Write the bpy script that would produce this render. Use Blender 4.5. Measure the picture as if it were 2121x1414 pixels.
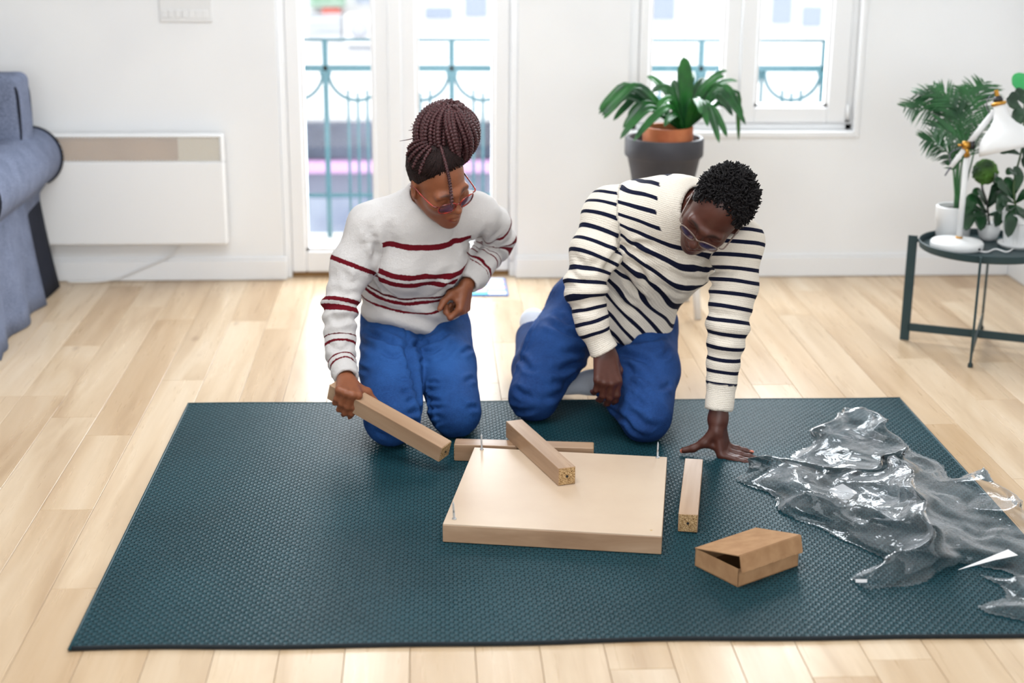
import bpy, math, random
import numpy as np
from mathutils import Vector, Matrix

random.seed(7); rng = np.random.default_rng(7)
for o in list(bpy.data.objects): bpy.data.objects.remove(o)
scene = bpy.context.scene
COL = scene.collection
A = lambda *v: np.array(v, float)

# ------------------------------------------------------------------ camera
FPX, CAMZ = 3127.66, 1.588
YAW, PITCH, ROLL = 0.0587, 0.2902, 0.00775
def _basis():
    cy, sy, cp, sp = math.cos(YAW), math.sin(YAW), math.cos(PITCH), math.sin(PITCH)
    f = A(sy*cp, cy*cp, -sp); r = A(cy, -sy, 0); u = np.cross(r, f)
    c, s = math.cos(ROLL), math.sin(ROLL)
    return c*r + s*u, -s*r + c*u, f
CR, CU, CF = _basis()
CP = A(0, 0, CAMZ)
def at(x, y, Y):
    """room point seen at photo pixel (x, y) that stands Y metres into the room"""
    d = CF + (x - 1060.5)/FPX*CR - (y - 707)/FPX*CU
    return CP + Y/d[1]*d
def onz(x, y, z):
    d = CF + (x - 1060.5)/FPX*CR - (y - 707)/FPX*CU
    return CP + (z - CAMZ)/d[2]*d
def vv(a, b, c):
    v = a*CR + b*CU - c*CF
    return v/np.linalg.norm(v)
cam = bpy.data.cameras.new('camera'); co = bpy.data.objects.new('camera', cam); COL.objects.link(co)
M = Matrix.Identity(4)
for i, ax in enumerate((CR, CU, -CF)):
    for j in range(3): M[j][i] = ax[j]
M.translation = Vector(CP); co.matrix_world = M
cam.sensor_width = 36; cam.lens = 36*FPX/2121; cam.clip_end = 200
cam.dof.use_dof = True; cam.dof.focus_distance = 4.1; cam.dof.aperture_fstop = 1.9
scene.camera = co

# ------------------------------------------------------------------ light
SKY = 2.5
w = bpy.data.worlds.new('overcast_sky'); scene.world = w; w.use_nodes = True
bg = w.node_tree.nodes['Background']; bg.inputs[0].default_value = (0.94, 0.97, 1.0, 1); bg.inputs[1].default_value = SKY
def area(name, loc, target, sx, sy, power, col=(1, 1, 1), portal=False):
    l = bpy.data.lights.new(name, 'AREA'); l.shape = 'RECTANGLE'; l.size = sx; l.size_y = sy; l.energy = power; l.color = col
    o = bpy.data.objects.new(name, l); COL.objects.link(o); o.location = loc
    o.rotation_euler = (Vector(target) - Vector(loc)).to_track_quat('-Z', 'Y').to_euler()
    if portal: l.cycles.is_portal = True
    return o
area('door_daylight', (-0.1, 6.42, 1.15), (-0.1, 4.2, 0.35), 0.9, 1.9, 52, (0.90, 0.955, 1.0))
area('window_daylight', (1.32, 6.46, 1.45), (1.2, 4.2, 0.2), 0.85, 1.5, 58, (0.90, 0.955, 1.0))
area('rear_fill_light', (0.6, -1.9, 1.9), (0.4, 6.2, 1.75), 4.6, 1.9, 98, (0.90, 0.955, 1.0))  # added unseen fill from behind the camera, lifts the surfaces facing it
area('overhead_fill_light', (-0.1, 3.5, 2.6), (0.0, 3.9, 0), 1.9, 1.9, 62, (0.92, 0.965, 1.0))  # added overhead fill without a fixture, brightens the room from above
vs = scene.view_settings
vs.view_transform = 'Standard'; vs.look = 'None'; vs.gamma = 1; vs.exposure = 0.09; vs.use_curve_mapping = False
scene.cycles.max_bounces = 4; scene.cycles.diffuse_bounces = 3; scene.cycles.glossy_bounces = 2; scene.cycles.transparent_max_bounces = 12
scene.cycles.sample_clamp_indirect = 6; scene.cycles.use_adaptive_sampling = True; scene.cycles.adaptive_threshold = .07; w.cycles.sampling_method = 'NONE'
try:
    scene.cycles.use_denoising = True
except Exception: pass

# ------------------------------------------------------------------ mesh helpers
def mesh(name, V, F, mats, parent=None, smooth=True, fmat=None, attrs=None):
    me = bpy.data.meshes.new(name)
    V = np.asarray(V, np.float32)
    if isinstance(F, np.ndarray):
        k = F.shape[1]; n = len(F)
        me.vertices.add(len(V)); me.vertices.foreach_set('co', V.ravel())
        me.loops.add(n*k); me.loops.foreach_set('vertex_index', F.astype(np.int32).ravel())
        me.polygons.add(n); me.polygons.foreach_set('loop_start', np.arange(0, n*k, k, dtype=np.int32))
        me.update(calc_edges=True)
    else:
        me.from_pydata([tuple(map(float, v)) for v in V], [], [tuple(map(int, f)) for f in F])
    me.validate()
    if not isinstance(mats, (list, tuple)): mats = [mats]
    for m in mats: me.materials.append(m)
    if fmat is not None: me.polygons.foreach_set('material_index', np.asarray(fmat, np.int32))
    me.polygons.foreach_set('use_smooth', np.full(len(me.polygons), bool(smooth)))
    for k, a in (attrs or {}).items():
        a = np.asarray(a, np.float32)
        if a.ndim == 1:
            at_ = me.attributes.new(k, 'FLOAT', 'POINT'); at_.data.foreach_set('value', a)
        else:
            at_ = me.attributes.new(k, 'FLOAT_COLOR', 'POINT'); at_.data.foreach_set('color', np.hstack([a, np.ones((len(a), 1), np.float32)]).ravel())
    me.update()
    o = bpy.data.objects.new(name, me); COL.objects.link(o)
    if parent is not None: put(o, parent)
    return o
def put(o, parent):
    o.parent = parent; o.matrix_parent_inverse = Matrix.Translation(-Vector(parent.location))
    return o
def tag(o, label=None, cat=None, group=None, kind=None):
    if label: o['label'] = label
    if cat: o['category'] = cat
    if group: o['group'] = group
    if kind: o['kind'] = kind
    return o
def empty(name, loc, label=None, cat=None, group=None):
    o = bpy.data.objects.new(name, None); COL.objects.link(o); o.location = tuple(map(float, loc)); o.empty_display_size = 0.05
    return tag(o, label, cat, group)
def rotz(a): c, s = math.cos(a), math.sin(a); return np.array([[c, -s, 0], [s, c, 0], [0, 0, 1.]])
def frame(ax):
    ax = np.asarray(ax, float); ax = ax/np.linalg.norm(ax)
    h = A(0, 0, 1) if abs(ax[2]) < .9 else A(1, 0, 0)
    a = np.cross(h, ax); a /= np.linalg.norm(a); return a, np.cross(ax, a), ax
class MB:
    def __init__(s): s.V = []; s.F = []; s.M = []; s.m = 0
    def add(s, V, F):
        b = len(s.V); s.V += [tuple(v) for v in V]; s.F += [tuple(b + i for i in f) for f in F]; s.M += [s.m]*len(F); return s
    def box(s, c, size, R=None, bev=0.0):
        c = np.asarray(c, float); hx, hy, hz = np.asarray(size, float)/2; R = np.eye(3) if R is None else np.asarray(R)
        if bev <= 0:
            V = [A(x*hx, y*hy, z*hz) for x in (-1, 1) for y in (-1, 1) for z in (-1, 1)]
            F = [(0, 1, 3, 2), (4, 6, 7, 5), (0, 4, 5, 1), (2, 3, 7, 6), (0, 2, 6, 4), (1, 5, 7, 3)]
        else:
            b = min(bev, hx*.98, hy*.98, hz*.98); V = []; idx = {}
            for x in (-1, 1):
                for y in (-1, 1):
                    for z in (-1, 1):
                        for k in range(3):
                            d = A(x*(hx - b), y*(hy - b), z*(hz - b)); d[k] += (x, y, z)[k]*b
                            idx[x, y, z, k] = len(V); V.append(d)
            F = []
            S = (-1, 1)
            for k in range(3):
                for sg in S:
                    o = [i for i in range(3) if i != k]; q = []
                    for (p1, p2) in ((-1, -1), (1, -1), (1, 1), (-1, 1)):
                        t = [0, 0, 0]; t[k] = sg; t[o[0]] = p1; t[o[1]] = p2; q.append(idx[t[0], t[1], t[2], k])
                    flip = (sg < 0) ^ (k == 1)
                    F.append(tuple(q[::-1] if flip else q))
            for k in range(3):
                o = [i for i in range(3) if i != k]
                for p1 in S:
                    for p2 in S:
                        t = [0, 0, 0]; t[o[0]] = p1; t[o[1]] = p2
                        a = list(t); a[k] = -1; e = list(t); e[k] = 1
                        q = [idx[(*a, o[0])], idx[(*e, o[0])], idx[(*e, o[1])], idx[(*a, o[1])]]
                        P = [V[i] for i in q]; nn = np.cross(P[1] - P[0], P[2] - P[0])
                        if nn @ A(*t) < 0: q = q[::-1]
                        F.append(tuple(q))
            for x in S:
                for y in S:
                    for z in S:
                        q = [idx[x, y, z, k] for k in range(3)]
                        P = [V[i] for i in q]
                        if np.cross(P[1] - P[0], P[2] - P[0]) @ A(x, y, z) < 0: q = q[::-1]
                        F.append(tuple(q))
        return s.add([c + R @ v for v in V], F)
    def bbox(s, x0, x1, y0, y1, z0, z1, bev=0.0): return s.box(((x0+x1)/2, (y0+y1)/2, (z0+z1)/2), (abs(x1-x0), abs(y1-y0), abs(z1-z0)), None, bev)
    def tube(s, P, r, n=8, caps=True, flat=None):
        P = np.asarray(P, float); m = len(P); r = np.full(m, r) if np.isscalar(r) else np.asarray(r, float)
        T = np.gradient(P, axis=0); T /= np.linalg.norm(T, axis=1)[:, None] + 1e-12
        a, b, _ = frame(T[0]); V = []
        for i in range(m):
            a = a - T[i]*(a @ T[i]); a /= np.linalg.norm(a); b = np.cross(T[i], a)
            for k in range(n):
                t = 2*math.pi*k/n; V.append(P[i] + r[i]*(math.cos(t)*a + math.sin(t)*b*(flat or 1)))
        F = [(i*n + k, i*n + (k+1) % n, (i+1)*n + (k+1) % n, (i+1)*n + k) for i in range(m-1) for k in range(n)]
        if caps: F += [tuple(range(n))[::-1], tuple((m-1)*n + k for k in range(n))]
        return s.add(V, F)
    def lathe(s, prof, c=(0, 0, 0), n=32, R=None, sx=1, sy=1):
        c = np.asarray(c, float); R = np.eye(3) if R is None else R; V = []; m = len(prof)
        for r_, z in prof:
            for k in range(n):
                t = 2*math.pi*k/n; V.append(c + R @ A(r_*math.cos(t)*sx, r_*math.sin(t)*sy, z))
        F = [(i*n + k, i*n + (k+1) % n, (i+1)*n + (k+1) % n, (i+1)*n + k) for i in range(m-1) for k in range(n)]
        if prof[0][0] > 1e-6: F.append(tuple(range(n))[::-1])
        if prof[-1][0] > 1e-6: F.append(tuple((m-1)*n + k for k in range(n)))
        return s.add(V, F)
    def prism(s, poly, z0, z1, fn=None):
        n = len(poly); fn = fn or (lambda x, y, z: (x, y, z))
        V = [fn(x, y, z0) for x, y in poly] + [fn(x, y, z1) for x, y in poly]
        F = [tuple(range(n))[::-1], tuple(range(n, 2*n))] + [(i, (i+1) % n, n + (i+1) % n, n + i) for i in range(n)]
        return s.add(V, F)
    def build(s, name, mats, parent=None, smooth=False):
        return mesh(name, s.V, s.F, mats, parent, smooth, s.M)
def autosmooth(o, ang=35):
    me = o.data
    me.polygons.foreach_set('use_smooth', np.ones(len(me.polygons), bool))
    try: me.set_sharp_from_angle(angle=math.radians(ang))
    except Exception: pass
    return o
def spline(pts, n):
    P = np.asarray(pts, float); m = len(P); Q = np.vstack([2*P[0]-P[1], P, 2*P[-1]-P[-2]]); out = []
    for t in np.linspace(0, m-1-1e-9, n):
        i = int(t); u = t - i; p0, p1, p2, p3 = Q[i:i+4]
        out.append(.5*(2*p1 + (p2-p0)*u + (2*p0-5*p1+4*p2-p3)*u*u + (3*p1-p0-3*p2+p3)*u**3))
    return np.array(out)

# ------------------------------------------------------------------ materials
def srgb(r, g, b):
    f = lambda c: (c/255/12.92) if c/255 <= .04045 else ((c/255 + .055)/1.055)**2.4
    return (f(r), f(g), f(b))
class Mat:
    def __init__(s, name, base=(.8, .8, .8), rough=.5, spec=.5, metal=0, **kw):
        s.m = bpy.data.materials.new(name); s.m.use_nodes = True; s.t = s.m.node_tree; s.N = s.t.nodes; s.L = s.t.links
        s.b = s.N['Principled BSDF']; s.set('Base Color', base); s.set('Roughness', rough); s.set('Specular IOR Level', spec); s.set('Metallic', metal)
        for k, v in kw.items(): s.set(k.replace('_', ' '), v)
    def sock(s, x):
        return x
    def set(s, k, v, node=None):
        i = (node or s.b).inputs[k]
        if hasattr(v, 'links') or isinstance(v, bpy.types.NodeSocket): s.L.new(v, i)
        elif isinstance(v, (tuple, list)) and i.type == 'RGBA': i.default_value = (*v[:3], 1)
        else: i.default_value = v
    def node(s, typ, out=0, props=None, **ins):
        n = s.N.new(typ)
        for k, v in (props or {}).items(): setattr(n, k, v)
        for k, v in ins.items():
            key = int(k[1:]) if k[0] == '_' and k[1:].isdigit() else k.replace('_', ' ')
            i = n.inputs[key]
            if isinstance(v, bpy.types.NodeSocket): s.L.new(v, i)
            elif isinstance(v, (tuple, list)) and i.type == 'RGBA': i.default_value = (*v[:3], 1)
            else: i.default_value = v
        return n.outputs[out]
    def coord(s, k='Object'): return s.node('ShaderNodeTexCoord', k)
    def attr(s, k, out='Fac'): return s.node('ShaderNodeAttribute', out, {'attribute_name': k})
    def math(s, op, a, b=0.0, c=0.0): return s.node('ShaderNodeMath', 0, {'operation': op}, _0=a, _1=b, _2=c)
    def mapping(s, v, sc=(1, 1, 1), loc=(0, 0, 0), rot=(0, 0, 0)): return s.node('ShaderNodeMapping', 0, None, Vector=v, Scale=sc, Location=loc, Rotation=rot)
    def noise(s, v, scale=5, detail=3, rough=.5, dist=0, out=0): return s.node('ShaderNodeTexNoise', out, None, Vector=v, Scale=scale, Detail=detail, Roughness=rough, Distortion=dist)
    def wave(s, v, scale=5, dist=0, detail=2, props=None): return s.node('ShaderNodeTexWave', 1, props, Vector=v, Scale=scale, Distortion=dist, Detail=detail)
    def ramp(s, f, stops, interp='LINEAR'):
        n = s.N.new('ShaderNodeValToRGB'); s.L.new(f, n.inputs[0]); e = n.color_ramp; e.interpolation = interp
        while len(e.elements) > 1: e.elements.remove(e.elements[-1])
        for i, (p, c) in enumerate(stops):
            q = e.elements[0] if i == 0 else e.elements.new(p)
            q.position = p; q.color = (*c[:3], 1)
        return n.outputs[0]
    def mix(s, f, a, b, mode='MIX'):
        n = s.N.new('ShaderNodeMix'); n.data_type = 'RGBA'; n.blend_type = mode
        for k, v in ((0, f), (6, a), (7, b)):
            i = n.inputs[k]
            if isinstance(v, bpy.types.NodeSocket): s.L.new(v, i)
            elif k == 0: i.default_value = v
            else: i.default_value = (*v[:3], 1)
        return n.outputs[2]
    def bump(s, h, strength=.3, dist=.005):
        s.L.new(s.node('ShaderNodeBump', 0, None, Height=h, Strength=strength, Distance=dist), s.b.inputs['Normal']); return s
    def tex(s, c0, c1, scale=8, detail=4, sc=(1, 1, 1), lo=.35, hi=.65, bump=0, bd=.003):
        v = s.mapping(s.coord(), sc); n = s.noise(v, scale, detail); s.set('Base Color', s.ramp(n, [(lo, c0), (hi, c1)]))
        if bump: s.bump(n, bump, bd)
        return s
MT = {}
white = srgb(238, 238, 238)
MT['wall'] = Mat('wall_paint', (.80, .80, .80), .75, .2).tex((.815, .82, .83), (.84, .845, .85), 3, 1).m
MT['gloss_white'] = Mat('white_lacquer', (.82, .825, .835), .35, .4).m
MT['white_enamel'] = Mat('white_enamel', (.84, .845, .85), .4, .4).m
MT['white_plastic'] = Mat('white_plastic', (.74, .74, .74), .4, .4).m
MT['beige'] = Mat('beige_inner_grille', srgb(196, 172, 130), .7).tex(srgb(172, 124, 48), srgb(196, 150, 76), 4).m
MT['ceiling'] = Mat('ceiling_paint', (.82, .82, .81), .9, .1).tex((.81, .81, .8), (.83, .83, .82), 4).m
def wood(name, c0, c1, c2, axis='Y', scale=1, rough=.4, knots=False, rnd=False):
    m = Mat(name, c0, rough, .35)
    v = m.coord()
    rn = m.node('ShaderNodeObjectInfo', 'Random')
    off = m.node('ShaderNodeCombineXYZ', 0, None, X=m.math('MULTIPLY', rn, 37.), Y=m.math('MULTIPLY', rn, 91.), Z=m.math('MULTIPLY', rn, 17.))
    v = m.node('ShaderNodeVectorMath', 0, {'operation': 'ADD'}, _0=v, _1=off)
    st = {'X': (1.2, 14, 14), 'Y': (9, .9, 9), 'Z': (14, 14, 1.2)}[axis]
    st2 = {'X': (3, 90, 90), 'Y': (90, 3, 90), 'Z': (90, 90, 3)}[axis]
    n1 = m.noise(m.mapping(v, st), scale, 4, .55, .6)
    n2 = m.noise(m.mapping(v, st2), scale, 3, .6)
    col = m.ramp(n1, [(.3, c0), (.5, c1), (.72, c2)])
    col = m.mix(m.math('MULTIPLY', n2, .35), col, tuple(x*.72 for x in c1), 'MIX')
    if rnd:
        tint = m.ramp(rn, [(0, (.96, .95, .94)), (.28, (1.06, 1.06, 1.06)), (.52, (.90, .85, .79)), (.72, (1.03, 1.02, 1.0)), (.9, (.86, .79, .71)), (1, (.80, .71, .60))])
        col = m.mix(1.0, col, tint, 'MULTIPLY')
    if knots:
        k = m.node('ShaderNodeTexVoronoi', 0, None, Vector=m.mapping(v, (4.2, 1.7, 1)), Scale=1.0, Randomness=1.0)
        kk = m.ramp(m.math('ADD', k, m.math('MULTIPLY', n1, .05)), [(.035, (1, 1, 1)), (.10, (0, 0, 0))])
        col = m.mix(m.math('MULTIPLY', kk, .55), col, srgb(120, 84, 58))
    m.set('Base Color', col)
    m.set('Roughness', m.node('ShaderNodeMapRange', 0, None, Value=n2, To_Min=rough-.05, To_Max=rough+.1))
    return m.m
MT['oak'] = wood('pale_oak_floor', srgb(184, 156, 124), srgb(208, 184, 154), srgb(222, 203, 178), 'Y', 1, .27, True, True)
MT['veneerX'] = wood('oak_veneer_x', srgb(146, 114, 88), srgb(168, 136, 108), srgb(186, 156, 128), 'X', 1.2, .28)
MT['mdf'] = Mat('mdf_board', (.5, .4, .3), .34, .45).tex(srgb(198, 174, 150), srgb(208, 186, 162), 4, 8).m
def chip():
    m = Mat('chipboard_end', (.5, .4, .25), .8, .2); v = m.coord()
    k = m.node('ShaderNodeTexVoronoi', 'Color', None, Vector=m.mapping(v, (1, 1, 1)), Scale=620.0, Randomness=1.0)
    g = m.node('ShaderNodeRGBToBW', 0, None, Color=k)
    m.set('Base Color', m.ramp(g, [(.15, srgb(104, 76, 46)), (.45, srgb(160, 126, 84)), (.8, srgb(206, 176, 132))])); m.bump(g, .6, .002); return m.m
MT['chip'] = chip()
MT['card'] = Mat('brown_cardboard', (.4, .3, .2), .8, .15).tex(srgb(160, 122, 88), srgb(174, 136, 100), 30, 5).m
MT['card_in'] = Mat('cardboard_inside', (.2, .14, .09), .9, .1).tex(srgb(120, 88, 58), srgb(134, 98, 66), 20).m
MT['zinc'] = Mat('zinc_steel', (.62, .64, .66), .3, .5, 1.0).m
MT['brass'] = Mat('brass', srgb(190, 140, 62), .32, .5, .9).m
MT['black'] = Mat('black_plastic', (.012, .012, .013), .45).m
MT['table_green'] = Mat('dark_green_steel', srgb(34, 56, 60), .45, .4).m
MT['pot_grey'] = Mat('charcoal_pot', srgb(58, 58, 64), .55, .4).tex(srgb(54, 54, 60), srgb(62, 62, 68), 12).m
MT['terracotta'] = Mat('terracotta', srgb(186, 104, 62), .7).tex(srgb(178, 96, 56), srgb(200, 120, 76), 14).m
MT['soil'] = Mat('soil', srgb(40, 30, 22), .95).tex(srgb(24, 18, 13), srgb(58, 44, 32), 70, bump=.8, bd=.01).m
def leafmat(name, c0, c1, rough=.32):
    m = Mat(name, c0, rough, .5); m.tex(c0, c1, 9, 3); m.set('Roughness', rough)
    return m.m
MT['leaf'] = leafmat('strap_leaf', srgb(12, 60, 28), srgb(34, 104, 38), .28)
MT['leaf_dark'] = leafmat('dark_leaf', srgb(14, 46, 26), srgb(28, 72, 36), .3)
MT['palm'] = leafmat('palm_leaf', srgb(16, 62, 32), srgb(44, 104, 52), .4)
MT['bright_leaf'] = leafmat('bright_leaf', srgb(40, 150, 80), srgb(60, 170, 96), .4)
MT['topiary'] = leafmat('moss_green', srgb(20, 52, 16), srgb(90, 140, 40), .7)
MT['stem'] = Mat('stem', srgb(60, 84, 44), .6).m
MT['sofa'] = None
def fabric(name, c0, c1, sc=400, bump=.35, rough=.9, sheen=.0):
    m = Mat(name, c0, rough, .15); v = m.coord()
    n = m.noise(v, sc, 2, .6); n2 = m.noise(v, 14, 4, .6)
    w1 = m.noise(m.mapping(v, (1, 8, 1)), sc*.5, 2); 
    f = m.math('ADD', m.math('MULTIPLY', n, .6), m.math('MULTIPLY', w1, .4))
    col = m.ramp(f, [(.32, c0), (.68, c1)])
    col = m.mix(.25, col, m.ramp(n2, [(.3, tuple(x*.75 for x in c0)), (.7, c1)]))
    m.set('Base Color', col); m.bump(f, bump, .002)
    if sheen: m.set('Sheen Weight', sheen); m.set('Sheen Roughness', .5)
    return m.m
MT['sofa'] = fabric('slate_sofa_cloth', srgb(70, 77, 96), srgb(142, 152, 178), 260, .3)
MT['sofa_pipe'] = fabric('dark_piping', srgb(28, 30, 40), srgb(48, 52, 64), 300, .2)
# ------------------------------------------------------------------ signed-distance sculpting (bodies and clothes)
def n_(v): v = np.asarray(v, float); return v/np.linalg.norm(v)
def p_cap(a, b, ra, rb, flat=None):
    a = np.asarray(a, float); b = np.asarray(b, float); ab = b - a; L = ab @ ab + 1e-12
    def f(P):
        q = P - a; t = np.clip(q @ ab/L, 0, 1); d = q - t[:, None]*ab
        sc = 1.0
        if flat is not None:
            n, s = flat; n = n_(n); d = d + np.outer(d @ n, n)*(1/s - 1); sc = s
        return (np.linalg.norm(d, axis=1) - (ra + (rb - ra)*t))*(1 if flat is None else max(.6, sc))
    R = max(ra, rb)*(1.0 if flat is None else max(1, flat[1])); return f, np.minimum(a, b) - R, np.maximum(a, b) + R
def p_ell(c, r, R=None):
    c = np.asarray(c, float); r = np.asarray(r, float); R = np.eye(3) if R is None else np.asarray(R)   # rows of R: local axes
    def f(P):
        q = (P - c) @ R.T; k0 = np.linalg.norm(q/r, axis=1); k1 = np.linalg.norm(q/r**2, axis=1) + 1e-9
        return k0*(k0 - 1)/k1
    m = r.max(); return f, c - m, c + m
def p_sph(c, r): return p_cap(c, c, r, r)
def p_torus(c, n, R, r, U=None, e=1.0):
    c = np.asarray(c, float); n = n_(n)
    def f(P):
        q = P - c; h = q @ n; d = q - np.outer(h, n)
        if U is not None: d = d + np.outer(d @ n_(U), n_(U))*(1/e - 1)
        return np.hypot(np.linalg.norm(d, axis=1) - R, h) - r
    return f, c - R*max(1, e) - r, c + R*max(1, e) + r
def p_half(c, n):
    c = np.asarray(c, float); n = n_(n); return (lambda P: (P - c) @ n), None, None
class SDF:
    def __init__(s): s.ops = []
    def u(s, prim, k=.02): s.ops.append(('u', prim, k)); return s
    def sub(s, prim, k=.01): s.ops.append(('s', prim, k)); return s
    def cut(s, prim, ball=None): s.ops.append(('c', prim, ball)); return s
    def chain(s, pts, rad, k=.02, k0=None, flat=None):
        for i in range(len(pts) - 1): s.u(p_cap(pts[i], pts[i+1], rad[i], rad[i+1], flat), (k0 if (i == 0 and k0) else k))
        return s
    def __call__(s, P, cull=True):
        d = np.full(len(P), 1.0 if not cull else .08)
        if cull: pl, ph = P.min(0), P.max(0)
        for op, (f, lo, hi), k in s.ops:
            if op == 'c':
                if k is None: d = np.maximum(d, f(P))
                else:
                    c, r = k; I = np.nonzero(((P - c)**2).sum(1) < r*r)[0]
                    if len(I): d[I] = np.maximum(d[I], f(P[I]))
                continue
            if cull and ((pl > hi + k + .03).any() or (ph < lo - k - .03).any()): continue
            I = slice(None); a = d; b = f(P)
            if op == 'u':
                h = np.clip(.5 + .5*(b - a)/k, 0, 1); d[I] = a*h + b*(1 - h) - k*h*(1 - h)
            else:
                h = np.clip(.5 - .5*(a + b)/k, 0, 1); d[I] = a*(1 - h) - b*h + k*h*(1 - h)
        return d
    def bounds(s, pad=.015):
        lo = np.min([p[1] for o, p, k in s.ops if o == 'u'], axis=0); hi = np.max([p[2] for o, p, k in s.ops if o == 'u'], axis=0)
        return lo - pad, hi + pad
def surface(sdf, h, B=8, extra=.006):
    lo, hi = sdf.bounds(); nb = np.ceil((hi - lo)/(h*B)).astype(int) + 1; n = nb*B
    bi = np.stack(np.meshgrid(*[np.arange(k) for k in nb], indexing='ij'), -1).reshape(-1, 3)
    dc = sdf(lo + (bi*B + (B - 1)/2)*h, False)
    D = np.repeat(np.repeat(np.repeat(np.where(dc < 0, -1, 1).astype(np.float32).reshape(nb), B, 0), B, 1), B, 2)
    act = bi[np.abs(dc) < h*B*.9 + extra + .012]
    o = np.stack(np.meshgrid(*[np.arange(B)]*3, indexing='ij'), -1).reshape(-1, 3)
    for c0 in range(0, len(act), 10):
        ii = (act[c0:c0+10][:, None, :]*B + o[None]).reshape(-1, 3)
        D[ii[:, 0], ii[:, 1], ii[:, 2]] = sdf(lo + ii*h)
    S = D < 0
    cnt = np.zeros(n - 1, np.int8)
    corners = [(i, j, k) for i in (0, 1) for j in (0, 1) for k in (0, 1)]
    sl = lambda X, c: X[c[0]:n[0]-1+c[0], c[1]:n[1]-1+c[1], c[2]:n[2]-1+c[2]]
    for c in corners: cnt += sl(S, c)
    C = np.argwhere((cnt > 0) & (cnt < 8))
    idx = np.full(n - 1, -1, np.int32); idx[C[:, 0], C[:, 1], C[:, 2]] = np.arange(len(C))
    acc = np.zeros((len(C), 3)); num = np.zeros(len(C))
    val = {c: D[C[:, 0]+c[0], C[:, 1]+c[1], C[:, 2]+c[2]].astype(float) for c in corners}
    for ax in range(3):
        for c in corners:
            if c[ax]: continue
            e = list(c); e[ax] = 1; a, b = val[c], val[tuple(e)]
            m = (a < 0) != (b < 0); t = np.zeros(len(C)); t[m] = a[m]/(a[m] - b[m])
            p = np.tile(np.array(c, float), (len(C), 1)); p[:, ax] += t; acc[m] += p[m]; num[m] += 1
    V = lo + (C + acc/num[:, None])*h
    Fs = []
    for ax in range(3):
        s0 = [slice(None)]*3; s1 = [slice(None)]*3; s0[ax] = slice(0, n[ax]-1); s1[ax] = slice(1, n[ax])
        a, b = S[tuple(s0)], S[tuple(s1)]
        E = np.argwhere(a != b); x, y = [(1, 2), (2, 0), (0, 1)][ax]
        E = E[(E[:, x] > 0) & (E[:, y] > 0) & (E[:, x] < n[x]-1) & (E[:, y] < n[y]-1)]
        inside = a[E[:, 0], E[:, 1], E[:, 2]]
        q = []
        for dx, dy in ((-1, -1), (0, -1), (0, 0), (-1, 0)):
            g = E.copy(); g[:, x] += dx; g[:, y] += dy; q.append(idx[g[:, 0], g[:, 1], g[:, 2]])
        q = np.stack(q, 1); q[~inside] = q[~inside][:, ::-1]; Fs.append(q)
    F = np.vstack(Fs); F = F[(F >= 0).all(1)]
    return V, F
def normals(V, F):
    N = np.zeros_like(V); fn = np.cross(V[F[:, 2]] - V[F[:, 0]], V[F[:, 3]] - V[F[:, 1]])
    for k in range(4): np.add.at(N, F[:, k], fn)
    return N/(np.linalg.norm(N, axis=1)[:, None] + 1e-12)
def relax(V, F, it=2, lam=.5):
    for _ in range(it):
        acc = np.zeros_like(V); num = np.zeros(len(V))
        for k in range(4):
            np.add.at(acc, F[:, k], V[F[:, (k+1) % 4]] + V[F[:, (k+3) % 4]]); np.add.at(num, F[:, k], 2)
        V = V + lam*(acc/np.maximum(num, 1)[:, None] - V)
    return V
def seg_dist(V, pts):
    """distance to a polyline, arc length along it"""
    best = np.full(len(V), 1e9); s = np.zeros(len(V)); L0 = 0
    for a, b in zip(pts[:-1], pts[1:]):
        ab = b - a; L = np.linalg.norm(ab); t = np.clip((V - a) @ ab/L**2, 0, 1)
        d = np.linalg.norm(V - a - t[:, None]*ab, axis=1); m = d < best
        best[m] = d[m]; s[m] = L0 + t[m]*L; L0 += L
    return best, s
def soft_len(V, pts, soft=.012):
    """arc length along a polyline, blended smoothly at its bends"""
    D, Sx = [], []; L0 = 0; n = len(pts) - 1
    for i, (a, b) in enumerate(zip(pts[:-1], pts[1:])):
        ab = b - a; L = np.linalg.norm(ab); t = (V - a) @ ab/L**2; tc = np.clip(t, 0, 1)
        D.append(np.linalg.norm(V - a - tc[:, None]*ab, axis=1)); Sx.append(L0 + np.clip(t, -.6, 1.4)*L); L0 += L
    D = np.array(D); w_ = np.exp(-(D - D.min(0))/soft); return (w_*np.array(Sx)).sum(0)/w_.sum(0)
def snoise(P, sc, seed=0):
    r = np.random.default_rng(seed); out = np.zeros(len(P))
    for i in range(7):
        k = r.normal(size=3)*sc; out += np.sin(P @ k + r.uniform(0, 6.28) + .8*np.sin(P @ (r.normal(size=3)*sc*.7) + r.uniform(0, 6)))
    return out/4
def strokes(V, lines, sign=-1):
    """creases (or ridges): lines = [(points, width, depth)]"""
    d = np.zeros(len(V))
    for pts, wd, dep in lines:
        pts = np.asarray(pts, float); lo, hi = pts.min(0) - 3*wd, pts.max(0) + 3*wd
        I = np.nonzero(((V > lo) & (V < hi)).all(1))[0]
        if not len(I): continue
        ds, s = seg_dist(V[I], pts); L = np.linalg.norm(np.diff(pts, axis=0), axis=1).sum()
        fade = np.clip(np.minimum(s, L - s)/(.25*L) + .25, 0, 1)
        d[I] += sign*dep*np.exp(-(ds/wd)**2)*fade
    return d
def to_px(V):
    q = V - CP; z = q @ CF; return 1060.5 + FPX*(q @ CR)/z, 707 - FPX*(q @ CU)/z, z
_px = {}
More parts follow.
